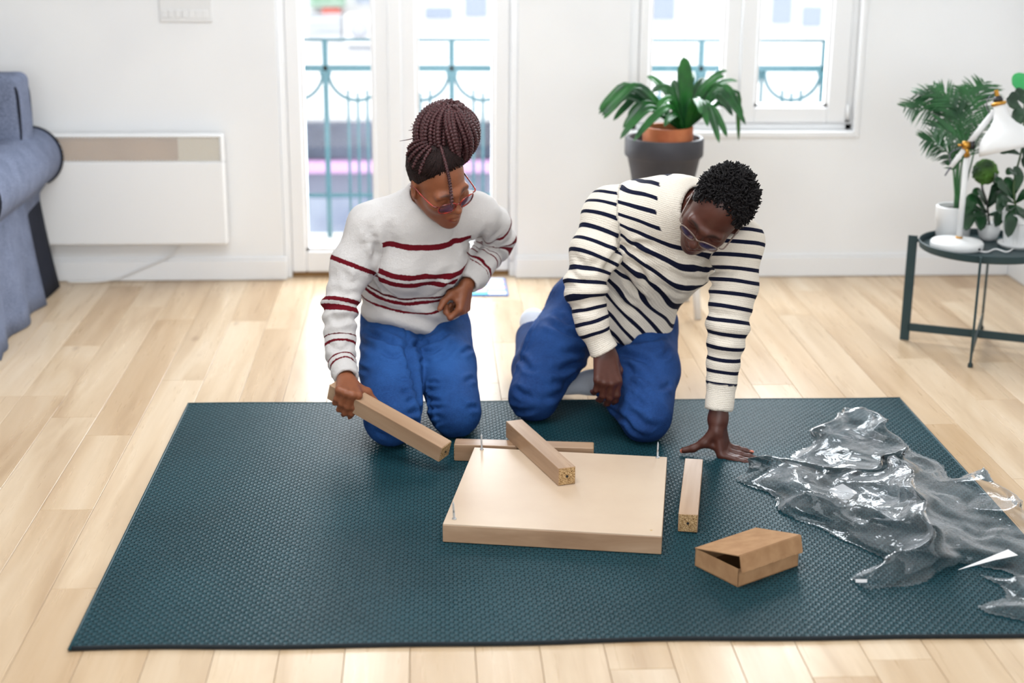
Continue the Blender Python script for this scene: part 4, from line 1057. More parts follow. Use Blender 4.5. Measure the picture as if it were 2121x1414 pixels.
film_sheet('film', big, 3, .050, [([(1690, 915), (1735, 885), (1800, 885), (1830, 915)], .03, .05), ([(1540, 985), (1605, 985), (1700, 1020), (1850, 1010)], .035, .045), ([(1862, 1000), (1880, 1090), (1930, 1170)], .04, .075), ([(1640, 1060), (1760, 1080), (1860, 1130)], .03, .04), ([(1800, 1205), (1860, 1190), (1920, 1180)], .03, .035), ([(1990, 985), (2060, 1030), (2110, 1080)], .03, .04)], fm)
film_sheet('film', [(1560, 1000), (1620, 962), (1700, 985), (1800, 990), (1870, 1000), (1930, 1130), (1940, 1175), (1880, 1195), (1840, 1150), (1760, 1110), (1650, 1060), (1600, 1030)], 9, .085, [([(1866, 1005), (1890, 1090), (1925, 1165)], .035, .09)], fm, base=.008, sc=9)
film_sheet('film', [(1640, 955), (1700, 900), (1740, 880), (1800, 884), (1835, 905), (1800, 935), (1720, 945), (1680, 965)], 21, .075, [([(1680, 930), (1740, 890), (1800, 890)], .03, .05)], fm, base=.006, sc=11)
fp = empty('plastic_scrap', onz(2090, 1240, RT), 'separate clear plastic film piece at the right edge near the rug front', 'plastic film')
film_sheet('film', [(2035, 1190), (2080, 1195), (2190, 1180), (2210, 1290), (2130, 1288), (2060, 1278), (2028, 1262), (2070, 1240), (2068, 1210)], 33, .04, [], fp, sc=8)
wl = Mat('white_paper_label', (.8, .8, .82), .6).tex((.78, .78, .8), (.83, .83, .84), 20).m
def label(px, z, par, nm='paper_label'):
    P = [onz(x, y, zz) for (x, y), zz in zip(px, z)]; up = A(0, 0, .0012)
    return mesh(nm, P + [p + up for p in P], [(3, 2, 1, 0), (4, 5, 6, 7), (0, 1, 5, 4), (1, 2, 6, 5), (2, 3, 7, 6), (3, 0, 4, 7)], wl, par, False)
label([(1985, 1180), (2060, 1160), (2108, 1150), (2088, 1138)], (.03, .035, .04, .045), fm)
label([(1715, 1015), (1745, 1002), (1775, 1020), (1752, 1042)], (.018, .02, .02, .018), fm)
label([(1772, 1206), (1796, 1206), (1796, 1200), (1772, 1200)], (.04, .04, .047, .047), fm)
# ------------------------------------------------------------------ people
def skinmat(name, deep, base, light):
    m = Mat(name, base, .42, .4); v = m.coord(); n = m.noise(v, 60, 4, .6); n2 = m.noise(v, 900, 2)
    c = m.mix(m.math('MULTIPLY', n, .35), base, deep); c = m.mix(1.0, c, m.attr('tint', 'Color'), 'MULTIPLY'); m.set('Base Color', c); m.bump(n2, .08, .0006)
    pass
    return m.m
def denim(name, c0, c1):
    m = Mat(name, c0, .8, .15); v = m.coord(); n = m.noise(v, 9, 5, .65); w1 = m.noise(m.mapping(v, (1, 1, .12)), 900, 2, .6); w2 = m.noise(m.mapping(v, (.2, .2, 1)), 700, 2, .6)
    f = m.math('ADD', m.math('MULTIPLY', n, .45), m.math('ADD', m.math('MULTIPLY', w1, .35), m.math('MULTIPLY', w2, .2)))
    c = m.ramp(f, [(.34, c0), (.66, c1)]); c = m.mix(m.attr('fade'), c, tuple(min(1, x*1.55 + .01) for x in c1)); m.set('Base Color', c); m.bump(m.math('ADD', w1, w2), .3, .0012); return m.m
def build_person(S, hstep, label, mat, tint_fn):
    V, F = surface(S, hstep); V = relax(V, F, 1, .35)
    o = mesh('person', V, F, mat, None, True, None, {'tint': tint_fn(V)}); return tag(o, label, 'person')
def nails(hands, par, mat, sc):
    for J in hands:
        for i, (js, dr, up) in enumerate(J):
            e = js[-1]; w_ = (.0052 if i < 4 else .0064)*sc; dr = n_(dr); up = n_(up - dr*(up @ dr)); sd = np.cross(dr, up)
            c = e + up*(.0062 if i < 4 else .0070)*sc + dr*.002; V = []; 
            for a in (-1, 0, 1):
                for b in (-1, -.4, .4, 1):
                    V.append(c + dr*a*w_*1.15 + sd*b*w_*(1 if a < 1 else .75) - up*(b*b*.0016 + (a == 1)*.0012))
            F = [(a*4 + b, a*4 + b+1, a*4 + b+5, a*4 + b+4) for a in range(2) for b in range(3)]
            q = mesh('nail', V, F, mat, par); md = q.modifiers.new('t', 'SOLIDIFY'); md.thickness = .0012
def sleeve_cloth(S, pts, rad, k=.02): S.chain(pts, rad, k)
def spec_frames(nm, hp, lens, fm_mat, gl_mat, par, wd=.066, drop=.0, sc=1.0):
    """a pair of glasses in head coordinates: rims, lenses, bridge, temples"""
    for s in (-1, 1):
        c = (.108, s*.034, -.004); ring = []; disc = []
        for t in np.linspace(0, 2*math.pi, 41):
            e = lens; x, y = math.cos(t), math.sin(t)
            rx, ry = .0265, .0205
            px_, py_ = rx*math.copysign(abs(x)**e, x), ry*math.copysign(abs(y)**e, y)
            ring.append(hp(c[0] - .14*abs(px_ + s*0)*0 - .010*((c[1] + px_)/.06)**2*1.2 + .16*py_, c[1] + px_, c[2] + py_))
        MB().tube(ring, .0019*sc, 8, False).build('rim', fm_mat, par, True)
        cen = np.mean(ring[:-1], axis=0); n = len(ring) - 1; off = n_(hp(1, 0, 0) - hp(0, 0, 0))*.0007
        V = [cen - off] + [p - off for p in ring[:-1]] + [cen + off] + [p + off for p in ring[:-1]]
        F = [(0, 1 + (i+1) % n, 1 + i) for i in range(n)] + [(n+1, n+2 + i, n+2 + (i+1) % n) for i in range(n)]
        mesh('lens', V, F, gl_mat, par)
        P = [hp(.094, s*.062, .008), hp(.092, s*.070, .009), hp(.080, s*.0755, .010), hp(.03, s*.080, .012), hp(-.005, s*.082, .016), hp(-.024, s*.082, .004)]
        MB().tube(spline(P, 24), .0020*sc, 8).build('temple', fm_mat, par, True)
    MB().tube(spline([hp(.107, -.009, .003), hp(.1125, 0, .006), hp(.107, .009, .003)], 10), .0019*sc, 8).build('bridge', fm_mat, par, True)
lensg = Mat('lens_glass', (1, 1, 1), .05); tr = lensg.N.new('ShaderNodeBsdfTransparent'); tr.inputs[0].default_value = (.93, .9, .92, 1); gl = lensg.N.new('ShaderNodeBsdfGlossy'); gl.inputs['Roughness'].default_value = .03
mx = lensg.N.new('ShaderNodeMixShader'); lw = lensg.N.new('ShaderNodeLayerWeight'); lw.inputs[0].default_value = .3; lensg.L.new(lensg.math('ADD', lensg.math('MULTIPLY', lw.outputs['Fresnel'], .28), .03), mx.inputs[0]); lensg.L.new(tr.outputs[0], mx.inputs[1]); lensg.L.new(gl.outputs[0], mx.inputs[2]); lensg.L.new(mx.outputs[0], lensg.N['Material Output'].inputs['Surface'])
def face_tint(V, T, hp, brow=(.32, .3, .3), lip=(1.1, .72, .72)):
    def blob(c, r, col, p=2):
        d = np.linalg.norm(V - c, axis=1); wgt = np.clip(1.4 - d/r, 0, 1)[:, None]*.9; T[:] = T*(1 - wgt) + T*np.array(col)*wgt
    for s in (-1, 1):
        for t in np.linspace(0, 1, 8): blob(hp(.090 + .008*(1-t), s*(.014 + .034*t), .0235 + .006*math.sin(2.4*t)), .0058*(1.1-.35*t), brow)
        for t in np.linspace(0, 1, 5): blob(hp(.096 + .006*(1-abs(2*t-1)), s*.020*(1-t), -.063), .005, lip); blob(hp(.097 + .004*(1-t), s*.018*(1-t), -.073), .0055, lip)
    return T

# ================================================================== WOMAN
wF, wL = vv(.57, -.65, .50), vv(.80, .41, -.44); wL = n_(wL - wF*(wL @ wF)); wU = np.cross(wF, wL)
WC = at(906, 374, 4.36)
K1, K2 = A(-.108, 4.225, .088), A(.084, 4.305, .084)
H1, H2 = A(-.122, 4.615, .235), A(.040, 4.655, .240)
PEL = (H1 + H2)/2
NB = at(872, 428, 4.475); WST = A(-.046, 4.615, .36); CH = WST*.42 + NB*.58 + A(0, -.005, -.01)
S1, S2 = at(762, 468, 4.46), at(992, 442, 4.53)
E1, X1 = at(704, 632, 4.40), None
# grip on the leg
Nf, Nt = -GQ if (-GQ) @ -CF > 0 else GQ, -GE2
G = GP - GE1*.325
GK = G + Nt*.012 + Nf*.008
for Yw in np.linspace(GK[1] - .02, GK[1] + .12, 60):
    WR1 = at(719, 788, Yw)
    if np.linalg.norm(WR1 - GK) > .086 and Yw > GK[1]: break
wd_ = n_(GK - WR1); wl_ = n_(GE1 - wd_*(GE1 @ wd_)); wn_ = np.cross(wd_, wl_); wn_ = wn_ if wn_ @ -CF > 0 else -wn_
gb = math.degrees(math.acos(np.clip(wd_ @ GE2, -1, 1)))      # bend that lays the fingers down the front face

E2, WR2 = at(1030, 498, 4.70), at(966, 590, 4.515)
body = SDF()
hpW = head(body, WC, wF, wL, wU, .98, True)
body.u(p_cap(hpW(-.018, 0, -.045), NB, .047, .050), .03)
core = .03
for a, b, r in ((NB, WST, .05), (WST, PEL, .05), (NB, S1, core), (NB, S2, core), (S1, E1, core), (S2, E2, core), (PEL, H1, .05), (PEL, H2, .05), (H1, K1, .04), (H2, K2, .04)): body.u(p_cap(a, b, r, r*.9), .02)
Q1 = at(705, 735, 4.325); body.u(p_cap(E1, Q1, .026, .023), .02); body.u(p_cap(Q1, WR1, .023, .0215), .02); body.u(p_cap(E2, WR2, .026, .0215), .02)
HW1 = hand(body, WR1, wd_, wl_, wn_, .95, [(gb - 6, 10, 18, .10), (gb, 14, 24, .02), (gb, 18, 28, -.06), (gb - 2, 22, 32, -.16)], [(.35, .95, -.05), (.35, .75, -.55), (.35, .25, -.9)])
HW2 = hand(body, WR2, vv(-.12, -.95, .18), vv(-.35, .10, .93), vv(.90, -.10, .35), .92, [(42, 88, 50, 0), (55, 95, 60, 0), (60, 95, 60, 0), (62, 95, 60, 0)], [(.55, .70, -.55), (.85, .30, -.55), (.95, .10, -.35)])
def tintW(V):
    T = np.ones((len(V), 3)); return face_tint(V, T, hpW, (.35, .3, .28), (.95, .62, .62))
MT['skinW'] = skinmat('warm_brown_skin', srgb(92, 50, 32), srgb(140, 84, 56), None)
woman = build_person(body, .0028, 'kneeling woman with braided bun and red glasses in a white sweater with dark red stripes', MT['skinW'], tintW)
nails([HW1[:4], HW2[4:]], woman, Mat('nail_rose', srgb(196, 128, 100), .35).m, .92)
# sweater
SW = SDF()
wx = n_(S2 - S1); wf = n_(np.cross(wx, NB - WST)); wf = wf if wf[1] < 0 else -wf
hem = WST + A(0, -.03, -.055)
SW.u(p_cap(WST + A(.0, -.02, -.035), WST + A(0, -.01, .02), .150, .148, (wf, .78)), .03)
SW.u(p_cap(WST + A(0, -.008, .03), CH, .146, .150, (wf, .80)), .05)
SW.u(p_cap(CH, NB - A(0, 0, .05), .145, .098, (wf, .80)), .04)
SW.u(p_cap(S1 + (NB-S1)*.35, NB - A(0, 0, .02), .066, .072), .05); SW.u(p_cap(S2 + (NB-S2)*.35, NB - A(0, 0, .02), .064, .070), .05)
SW.u(p_cap(S1, S2, .062, .060), .04)
hd = n_(A(0, -.20, -1)); SW.cut(p_half(hem + A(0, -.02, -.055), hd))
for s in (-1, 1): SW.u(p_sph(CH + wx*s*.062 + wf*.075 - A(0, 0, .02), .058), .05)
M1 = at(728, 550, 4.44); ARM1 = [S1 + (NB-S1)*.05, M1, E1, Q1]; SW.chain(ARM1, [.063, .062, .054, .046], .02, .03)
cd = n_(WR1 - Q1); SW.u(p_cap(Q1 - cd*.0, WR1 - cd*.004, .039, .0365), .008); SW.cut(p_half(WR1 - cd*.010, cd), (WR1, .075)); SW.sub(p_cap(WR1 - cd*.018, WR1 + cd*.05, .027, .029), .003)
M2 = S2*.5 + E2*.5 + A(.012, 0, .01); Q2 = WR2*.78 + E2*.22
ARM2 = [S2, M2, E2, Q2]; SW.chain(ARM2, [.058, .058, .054, .047], .02, .03)
cd2 = n_(WR2 - Q2); SW.u(p_cap(Q2, WR2, .039, .0365), .008); SW.cut(p_half(WR2 - cd2*.006, cd2), (WR2, .07)); SW.sub(p_cap(WR2 - cd2*.018, WR2 + cd2*.05, .027, .029), .003)
nkd = n_(hpW(-.018, 0, -.045) - NB)
SW.u(p_torus(NB + nkd*.040, nkd, .062, .0125), .009)
SW.sub(p_cap(NB + nkd*.012, NB + nkd*.20, .050, .056), .006)
V, F = surface(SW, .0050); V = relax(V, F, 1, .4); N = normals(V, F)
dsp = .0035*snoise(V, 22, 1) + .0018*snoise(V, 60, 2)
a1 = lambda *q: [at(*p) for p in q]
dA1, sA1 = seg_dist(V, ARM1 + [WR1]); dA2, sA2 = seg_dist(V, ARM2 + [WR2]); sA1, sA2 = soft_len(V, ARM1 + [WR1]), soft_len(V, ARM2 + [WR2]); LA1 = np.linalg.norm(np.diff(np.array(ARM1 + [WR1]), axis=0), axis=1).sum(); LA2 = np.linalg.norm(np.diff(np.array(ARM2 + [WR2]), axis=0), axis=1).sum()
dT, _ = seg_dist(V, [hem, CH, NB])
arm1 = dA1 - .058 < (dT - .135)*.9; arm2 = (dA2 - .056 < (dT - .135)*.9) & ~arm1
arm1 &= ~arm2
f1, f2 = sA1/LA1, sA2/LA2
bend = lambda f, c, wd: np.exp(-((f - c)/wd)**2)
dsp += np.where(arm1, .006*bend(f1, .52, .12)*np.sin(sA1*140 + V[:, 0]*30) + .004*bend(f1, .84, .08)*np.sin(sA1*170), 0) + np.where(arm2, .005*bend(f2, .55, .15)*np.sin(sA2*130), 0)
low = np.clip(1 - (V[:, 2] - .34)/.10, 0, 1)*~(arm1 | arm2); dsp += low*.006*np.sin(V[:, 2]*95 + V[:, 0]*22 + 1.5*np.sin(V[:, 0]*18))
dsp += creases(V, N, [([(779, 500), (782, 520), (777, 540)], .010, .012), ([(770, 549), (777, 581), (800, 612), (830, 630)], .010, .007), ([(968, 529), (984, 513), (1012, 475)], .011, .012), ([(946, 581), (920, 607), (890, 622)], .010, .006), ([(760, 470), (775, 490), (779, 505)], .012, .006), ([(800, 462), (812, 490), (815, 520)], .014, .004), ([(940, 480), (950, 505), (955, 530)], .012, .004), ([(690, 600), (712, 612), (735, 608)], .009, .005), ([(676, 650), (700, 660), (732, 650)], .009, .005), ([(672, 712), (700, 720), (735, 712)], .009, .005), ([(700, 560), (730, 590), (745, 585)], .010, .004), ([(1010, 520), (1030, 505), (1050, 490)], .009, .005), ([(985, 548), (1010, 545), (1025, 530)], .009, .004), ([(760, 620), (800, 645), (850, 650)], .010, .005), ([(880, 600), (910, 585), (940, 560)], .012, .005)])
V = V + N*np.clip(dsp, -.016, .008)[:, None]
ax_t = n_(NB - hem); sT = (V - hem) @ ax_t; zt_ = lambda x, y, Y: (at(x, y, Y) - hem) @ ax_t
bT = [(zt_(850, 626, 4.47), .0048, 'r'), (zt_(850, 613, 4.475), .0020, 'd'), (zt_(850, 570, 4.465), .0075, 'r'), (zt_(850, 552, 4.46), .0075, 'r'), (zt_(850, 500, 4.43), .0064, 'r'), (zt_(850, 645, 4.48), .0035, 'r')]
fr = lambda y: None
bA = [(.245, .006, 'r'), (.46, .0078, 'r'), (.505, .0078, 'r'), (.672, .0020, 'd'), (.715, .0048, 'r'), (.835, .0058, 'r'), (.872, .0058, 'r')]
st = np.where(arm1, .5 + .45*f1, np.where(arm2, .5 + .45*f2, np.clip(.02 + sT*1.1, 0, .48)))
def swmat():
    m = Mat('fluffy_white_knit', (.8, .8, .8), .95, .1); v = m.coord(); n = m.noise(v, 420, 3, .7); n2 = m.noise(v, 90, 3)
    n3 = m.noise(v, 180, 2); f = m.attr('st'); f = m.math('ADD', f, m.math('MULTIPLY', m.math('SUBTRACT', n3, .5), .006))
    W, Rr, D = srgb(226, 222, 220), srgb(112, 22, 34), srgb(96, 34, 40)
    stops = [(0, W)]
    for c, hw, k in sorted([(.02 + c*1.1, hw*1.35, k) for c, hw, k in bT] + [(.5 + .45*c, hw*1.3*.45/.62, k) for c, hw, k in bA]):
        stops += [(c - hw, Rr if k == 'r' else D), (c + hw, W)]
    c = m.ramp(f, stops, 'CONSTANT')
    c = m.mix(m.math('MULTIPLY', n, .25), c, tuple(0.6*x for x in W), 'MULTIPLY'); m.set('Base Color', c)
    m.bump(m.math('ADD', n, m.math('MULTIPLY', n2, .8)), .9, .004); return m.m
cuff = np.where(arm1, f1 > .885, np.where(arm2, f2 > .88, False))
st = np.where(cuff, .985, st)
mesh('sweater', V, F, swmat(), woman, True, None, {'st': st})
# jeans
JN = SDF()
JN.u(p_ell(PEL + A(0, .01, .055), (.168, .120, .105), None), .03)
JN.chain([H1 + A(.01, 0, .01), H1*.5 + K1*.5 + A(.006, 0, .012), K1], [.100, .097, .082], .015)
JN.chain([H2 + A(0, 0, .01), H2*.5 + K2*.5 + A(-.006, 0, .012), K2], [.100, .095, .079], .015)
for K, s in ((K1, -1), (K2, 1)):
    an = K + A(s*.02, .40, -.020); JN.u(p_cap(K + A(0, .02, -.012), K*.6 + an*.4, .060, .058), .02); JN.u(p_cap(K*.6 + an*.4, an, .056, .042), .02)
JN.cut(p_half(A(0, 0, RT + .001), A(0, 0, -1)))
V, F = surface(JN, .0055); V = relax(V, F, 1, .4); N = normals(V, F)
CJ = [([(848, 700), (848, 724), (855, 747), (864, 793), (874, 851), (887, 890), (900, 915)], .013, .017), ([(851, 741), (881, 819), (902, 895)], .005, .003),
 ([(848, 718), (796, 697), (750, 684)], .010, .007), ([(848, 718), (887, 706), (933, 684)], .010, .007), ([(852, 728), (890, 726), (925, 712)], .008, .005), ([(842, 730), (812, 734), (785, 722)], .008, .005), ([(735, 700), (770, 720), (800, 722)], .010, .004), ([(843, 663), (843, 685), (850, 708)], .005, .003), ([(731, 657), (777, 658), (800, 668)], .005, .003), ([(950, 700), (925, 730), (900, 740)], .010, .004)]
for y, a, b in ((748, 864, 890), (790, 868, 918), (804, 874, 912), (827, 875, 910), (847, 881, 918), (863, 887, 914), (879, 892, 918)): CJ.append(([(a, y), ((a+b)/2, y - 1), (b, y - 5 + (y % 3)*4)], .0060, .0045))
for y, a, b in ((757, 862, 832), (782, 866, 828), (804, 869, 832), (826, 871, 838), (852, 874, 845), (875, 880, 850)): CJ.append(([(a, y), ((a+b)/2, y + 2), (b, y + 5 - (y % 3)*3)], .0065, .0045))
for y, a, b in ((720, 985, 955), (780, 990, 965), (840, 996, 970), (760, 735, 760), (820, 745, 775), (900, 770, 800), (905, 985, 950)): CJ.append(([(a, y), ((a+b)/2, y + 3), (b, y + 8)], .007, .004))
dj = creases(V, N, CJ, 1.5) + .0022*snoise(V, 20, 5) + .001*snoise(V, 55, 6)
V = V + N*np.clip(dj, -.022, .009)[:, None]
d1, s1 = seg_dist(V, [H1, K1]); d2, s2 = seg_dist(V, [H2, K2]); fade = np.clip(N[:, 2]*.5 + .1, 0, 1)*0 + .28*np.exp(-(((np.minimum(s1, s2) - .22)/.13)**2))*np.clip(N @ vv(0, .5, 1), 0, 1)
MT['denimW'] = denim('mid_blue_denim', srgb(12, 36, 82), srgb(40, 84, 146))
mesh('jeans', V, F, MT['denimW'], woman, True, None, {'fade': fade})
# hair: scalp cap plus braids
HS = SDF(); R = np.stack([wF, wL, wU])
HS.u(p_ell(hpW(-.016, 0, .042), np.array((.100, .0825, .096))*.97, R), .01)
HS.cut(p_half(hpW(.050, 0, .080), wF*.80 - wU*.62)); HS.cut(p_half(hpW(.028, 0, -.0), wF*.9 - wU*.45))
HS.cut(p_half(hpW(-.03, 0, -.045), -wU + wF*.4))
for s_ in (-1, 1): HS.sub(p_sph(hpW(.006, s_*.082, -.010), .036), .004)
V, F = surface(HS, .003); N = normals(V, F); V = V + N*(.0016*snoise(V, 220, 3))[:, None]
MT['hairW'] = Mat('dark_brown_hair', srgb(34, 20, 20), .6, .15).tex(srgb(16, 9, 9), srgb(40, 24, 22), 300, bump=.5, bd=.002).m
MT['braid'] = Mat('wine_brown_braid', srgb(62, 34, 36), .5, .3).tex(srgb(36, 18, 20), srgb(84, 48, 50), 260, bump=.4, bd=.001).m
hairW = mesh('hair', V, F, MT['hairW'], woman)
def braid(P, r, par=None, pitch=.0092, nr=10, name='braid'):
    P = np.asarray(P); L = np.linalg.norm(np.diff(P, axis=0), axis=1).sum(); n = max(8, int(L/pitch*4)); P = spline(P, n)
    T = np.gradient(P, axis=0); T /= np.linalg.norm(T, axis=1)[:, None]; a, b, _ = frame(T[0]); V = []; ph = random.uniform(0, 6)
    for i in range(n):
        a = a - T[i]*(a @ T[i]); a /= np.linalg.norm(a); b = np.cross(T[i], a); s = i/(n-1)*L; tp = min(1, .55 + 6*min(i, n-1-i)/n)
        for k in range(nr):
            t = 2*math.pi*k/nr; ab = abs(((t + math.pi/2) % math.pi) - math.pi/2)
            rr = r*tp*(.84 + .34*math.sin(2*math.pi*s/pitch + (2.2*ab if math.sin(t) > 0 else -2.2*ab + math.pi) + ph)); V.append(P[i] + rr*(math.cos(t)*a + .9*math.sin(t)*b))
    F = [(i*nr + k, i*nr + (k+1) % nr, (i+1)*nr + (k+1) % nr, (i+1)*nr + k) for i in range(n-1) for k in range(nr)] + [tuple(range(nr))[::-1], tuple((n-1)*nr + k for k in range(nr))]
    return mesh(name, V, F, MT['braid'], par if par is not None else hairW)
BN = at(926, 277, 4.375); bu = n_(wU*.75 + CU*.6); kn = at(935, 222, 4.36)       # bun centre and its whorl
bR = (.092, .096, .086)
S = SDF(); S.u(p_ell(BN, A(.080, .080, .078)), .01); V, F = surface(S, .006); mesh('bun_core', V, F, MT['hairW'], hairW)
pole = n_(kn - BN); e1_ = n_(np.cross(pole, CF)); e2_ = np.cross(pole, e1_)
rb = random.Random(5)
nb_ = 40
for i in range(nb_):
    az = 2*math.pi*i/nb_ + rb.uniform(-.05, .05); sw = rb.uniform(.45, .85); pts = []
    lift = rb.uniform(.97, 1.04)
    for t in np.linspace(.08, .97, 10):
        th_ = t*math.pi*.95; a2 = az + sw*(t**1.3)*1.6
        dirv = pole*math.cos(th_) + (e1_*math.cos(a2) + e2_*math.sin(a2))*math.sin(th_)
        pts.append(BN + dirv*.088*lift*(1 + .05*math.sin(th_)))
    braid(pts, .0074*rb.uniform(.92, 1.12))
for i in range(30):     # deeper layer
    az = 2*math.pi*(i + .5)/30; sw = rb.uniform(.2, .5); pts = []
    for t in np.linspace(.15, .95, 8):
        th_ = t*math.pi*.95; a2 = az + sw*t; pts.append(BN + (pole*math.cos(th_) + (e1_*math.cos(a2) + e2_*math.sin(a2))*math.sin(th_))*.081)
    braid(pts, .0072)
for i in range(9):      # knot of braid ends curling over the top
    az = 2*math.pi*i/9; q = kn + (e1_*math.cos(az) + e2_*math.sin(az))*.012
    braid([q + pole*.0, q + pole*.010 + (e1_*math.cos(az) + e2_*math.sin(az))*.014, q + (e1_*math.cos(az+.5) + e2_*math.sin(az+.5))*.034 - pole*.006], .0078)
# cornrows from the hairline up to the bun
for i in range(17):
    az = -2.5 + 5.0*i/16; pts = []
    if math.cos(az) > .55: continue
    for t in np.linspace(0, 1, 6):
        fwd = math.cos(az); sd = math.sin(az); el = .32 + t*(1.0 - .15*abs(fwd))
        base = wF*fwd + wL*sd; dirv = base*math.cos(el) + wU*math.sin(el)
        pts.append(hpW(-.016, 0, .042) + (wF*(dirv @ wF)*.102 + wL*(dirv @ wL)*.085 + wU*(dirv @ wU)*.099)*.975)
    q = braid(pts, .0042 if math.cos(az) > .45 else .0060)
    if math.cos(az) > .45: q.data.materials[0] = MT['hairW']
for i in range(5):      # loops hanging at the side behind the ear
    a3 = i/4
    braid([at(868 + 18*a3, 318 - 6*a3, 4.40), at(858 + 10*a3, 330, 4.385 - .01*i), at(856 + 12*a3, 350 + 4*i, 4.375 - .008*i), at(868 + 12*a3, 366 + 3*i, 4.365 - .005*i)], .0064)
braid([at(912, 300, 4.282), at(920, 328, 4.264), at(927, 355, 4.252), at(931, 375, 4.246), at(934, 400, 4.240), at(936, 430, 4.232)], .0054, None, .0085)
m = MB(); rs = random.Random(9)
for i in range(260):
    az = rs.uniform(-1.9, 1.9); e0 = rs.uniform(.06, .18) + (.12 if abs(az) > 1.1 else 0) + .50*max(0, math.cos(az))**1.5; sw = rs.uniform(-.12, .12); pts = []
    for t in np.linspace(0, 1, 6):
        el = e0 + t*rs.uniform(.65, .95); a2 = az*(1 - .45*t) + sw*t; base = wF*math.cos(a2) + wL*math.sin(a2); dirv = base*math.cos(el) + wU*math.sin(el)
        pts.append(hpW(-.016, 0, .042) + (wF*(dirv @ wF)*.1005 + wL*(dirv @ wL)*.0835 + wU*(dirv @ wU)*.0965)*(.982 + .012*math.sin(3*t)))
    m.tube(spline(pts, 9), np.linspace(.0009, .0014, 9), 4)
m.build('hair_roots', MT['hairW'], hairW, True)['kind'] = 'stuff'
m = MB()
for q in (((890, 245), (868, 256), (858, 280), (853, 300)), ((876, 262), (862, 264), (850, 262)), ((874, 258), (858, 268), (846, 270)), ((866, 282), (850, 288), (828, 292)), ((880, 250), (862, 258), (852, 256))): m.tube(spline([at(x, y, 4.36) for x, y in q], 14), np.linspace(.0022, .0006, 14), 5)
m.build('stray_hair', MT['braid'], hairW, True)
gW = Mat('red_tortoise_frame', srgb(120, 30, 22), .25, .6).tex(srgb(70, 14, 14), srgb(176, 50, 30), 60).m
gx = tag(empty('glasses', hpW(.1, 0, 0)), 'red tortoiseshell glasses on the kneeling woman\'s nose', 'glasses')
spec_frames('glasses', lambda f, l, u: hpW(f + .004, l, u - .004), .75, gW, lensg.m, gx, sc=1.15)

# ================================================================== MAN
mF, mL = vv(-.50, -.74, .45), vv(.81, -.56, .0); mL = n_(mL - mF*(mL @ mF)); mU = np.cross(mF, mL)
MC = at(1482, 438, 4.155)
J1, J2 = A(.330, 4.43, .085), A(.652, 4.235, .085)
P1_, P2_ = at(1200, 655, 4.74), at(1335, 690, 4.60)
MP = (P1_ + P2_)/2
MN = at(1408, 432, 4.315); MW = at(1282, 615, 4.60); MCH = at(1362, 505, 4.42)
MS1, MS2 = at(1262, 445, 4.385), at(1528, 503, 4.235)
ME1, MR1 = at(1212, 588, 4.30), at(1252, 728, 4.265)
ME2, MR2 = at(1506, 680, 4.165), at(1487, 868, 4.115)
man_b = SDF()
hpM = head(man_b, MC, mF, mL, mU, 1.0, False)
man_b.u(p_cap(hpM(-.03, 0, -.045), MN, .056, .060), .03)
for a, b, r in ((MN, MW, .06), (MW, MP, .06), (MN, MS1, core), (MN, MS2, core), (MS1, ME1, core), (MS2, ME2, core), (MP, P1_, .05), (MP, P2_, .05), (P1_, J1, .045), (P2_, J2, .045)): man_b.u(p_cap(a, b, r, r*.9), .02)
man_b.u(p_cap(ME1, MR1, .03, .0265), .02); man_b.u(p_cap(ME2, MR2, .03, .0265), .02)
HM1 = hand(man_b, MR1, vv(.10, -.96, .22), vv(.93, .10, -.32), vv(.22, .22, .94), 1.06, [(34, 28, 20, .02), (40, 30, 22, 0), (42, 34, 24, -.02), (44, 38, 26, -.06)], [(.75, .45, -.45), (.90, .05, -.40), (.92, -.15, -.35)])
MR2b = at(1487, 882, 4.115) + A(0, 0, .009)
man_b.u(p_cap(MR2, MR2b, .0265, .025), .02)
hd_ = n_(A(.22, -.10, -.96)); hl = n_(A(-.46, -.88, 0)); hl = n_(hl - hd_*(hl @ hd_)); hn = np.cross(hl, hd_); hn = hn if hn[0] > 0 else -hn
HM2 = hand(man_b, MR2b, hd_, hl, hn, 1.02, [(-66, -4, 2, .06), (-68, -3, 2, .0), (-68, -2, 2, -.06), (-66, -2, 2, -.14)], [(.55, .35, -.75), (.30, .35, -.90), (.02, .30, -1.0)])
def tintM(V):
    T = np.ones((len(V), 3)); return face_tint(V, T, hpM, (.3, .3, .3), (1.2, .85, .85))
MT['skinM'] = skinmat('deep_brown_skin', srgb(44, 22, 17), srgb(82, 44, 34), None)
man = build_person(man_b, .0030, 'kneeling man with short black hair in a navy-striped cream sweater leaning on one hand', MT['skinM'], tintM)
nails([HM2, HM1[:3]], man, Mat('nail_coral', srgb(206, 122, 98), .35).m, 1.04)
# sweater
SM = SDF(); mx_ = n_(MS2 - MS1); mf_ = n_(np.cross(mx_, MN - MW)); mf_ = mf_ if mf_ @ -CF > 0 else -mf_
mh = at(1292, 652, 4.55)
SM.u(p_cap(mh, MW + A(.01, -.02, .03), .158, .165, (mf_, .76)), .03)
SM.u(p_cap(MW + A(.01, -.02, .03), MCH, .165, .178, (mf_, .76)), .05)
SM.u(p_cap(MCH, MN - (MN-MCH)*.35, .172, .128, (mf_, .74)), .05)
hdn = n_((mh - MCH)*1.0 + A(0, 0, -.25)); SM.cut(p_half(mh + hdn*.045, hdn), (mh, .24))
SM.u(p_cap(MS1, MN, .074, .082), .05); SM.u(p_cap(MS2, MN, .068, .080), .05)
SM.u(p_cap(at(1320, 425, 4.45), at(1385, 420, 4.40), .075, .07), .05)
MM1 = at(1232, 520, 4.335); MQ1 = at(1228, 680, 4.275)
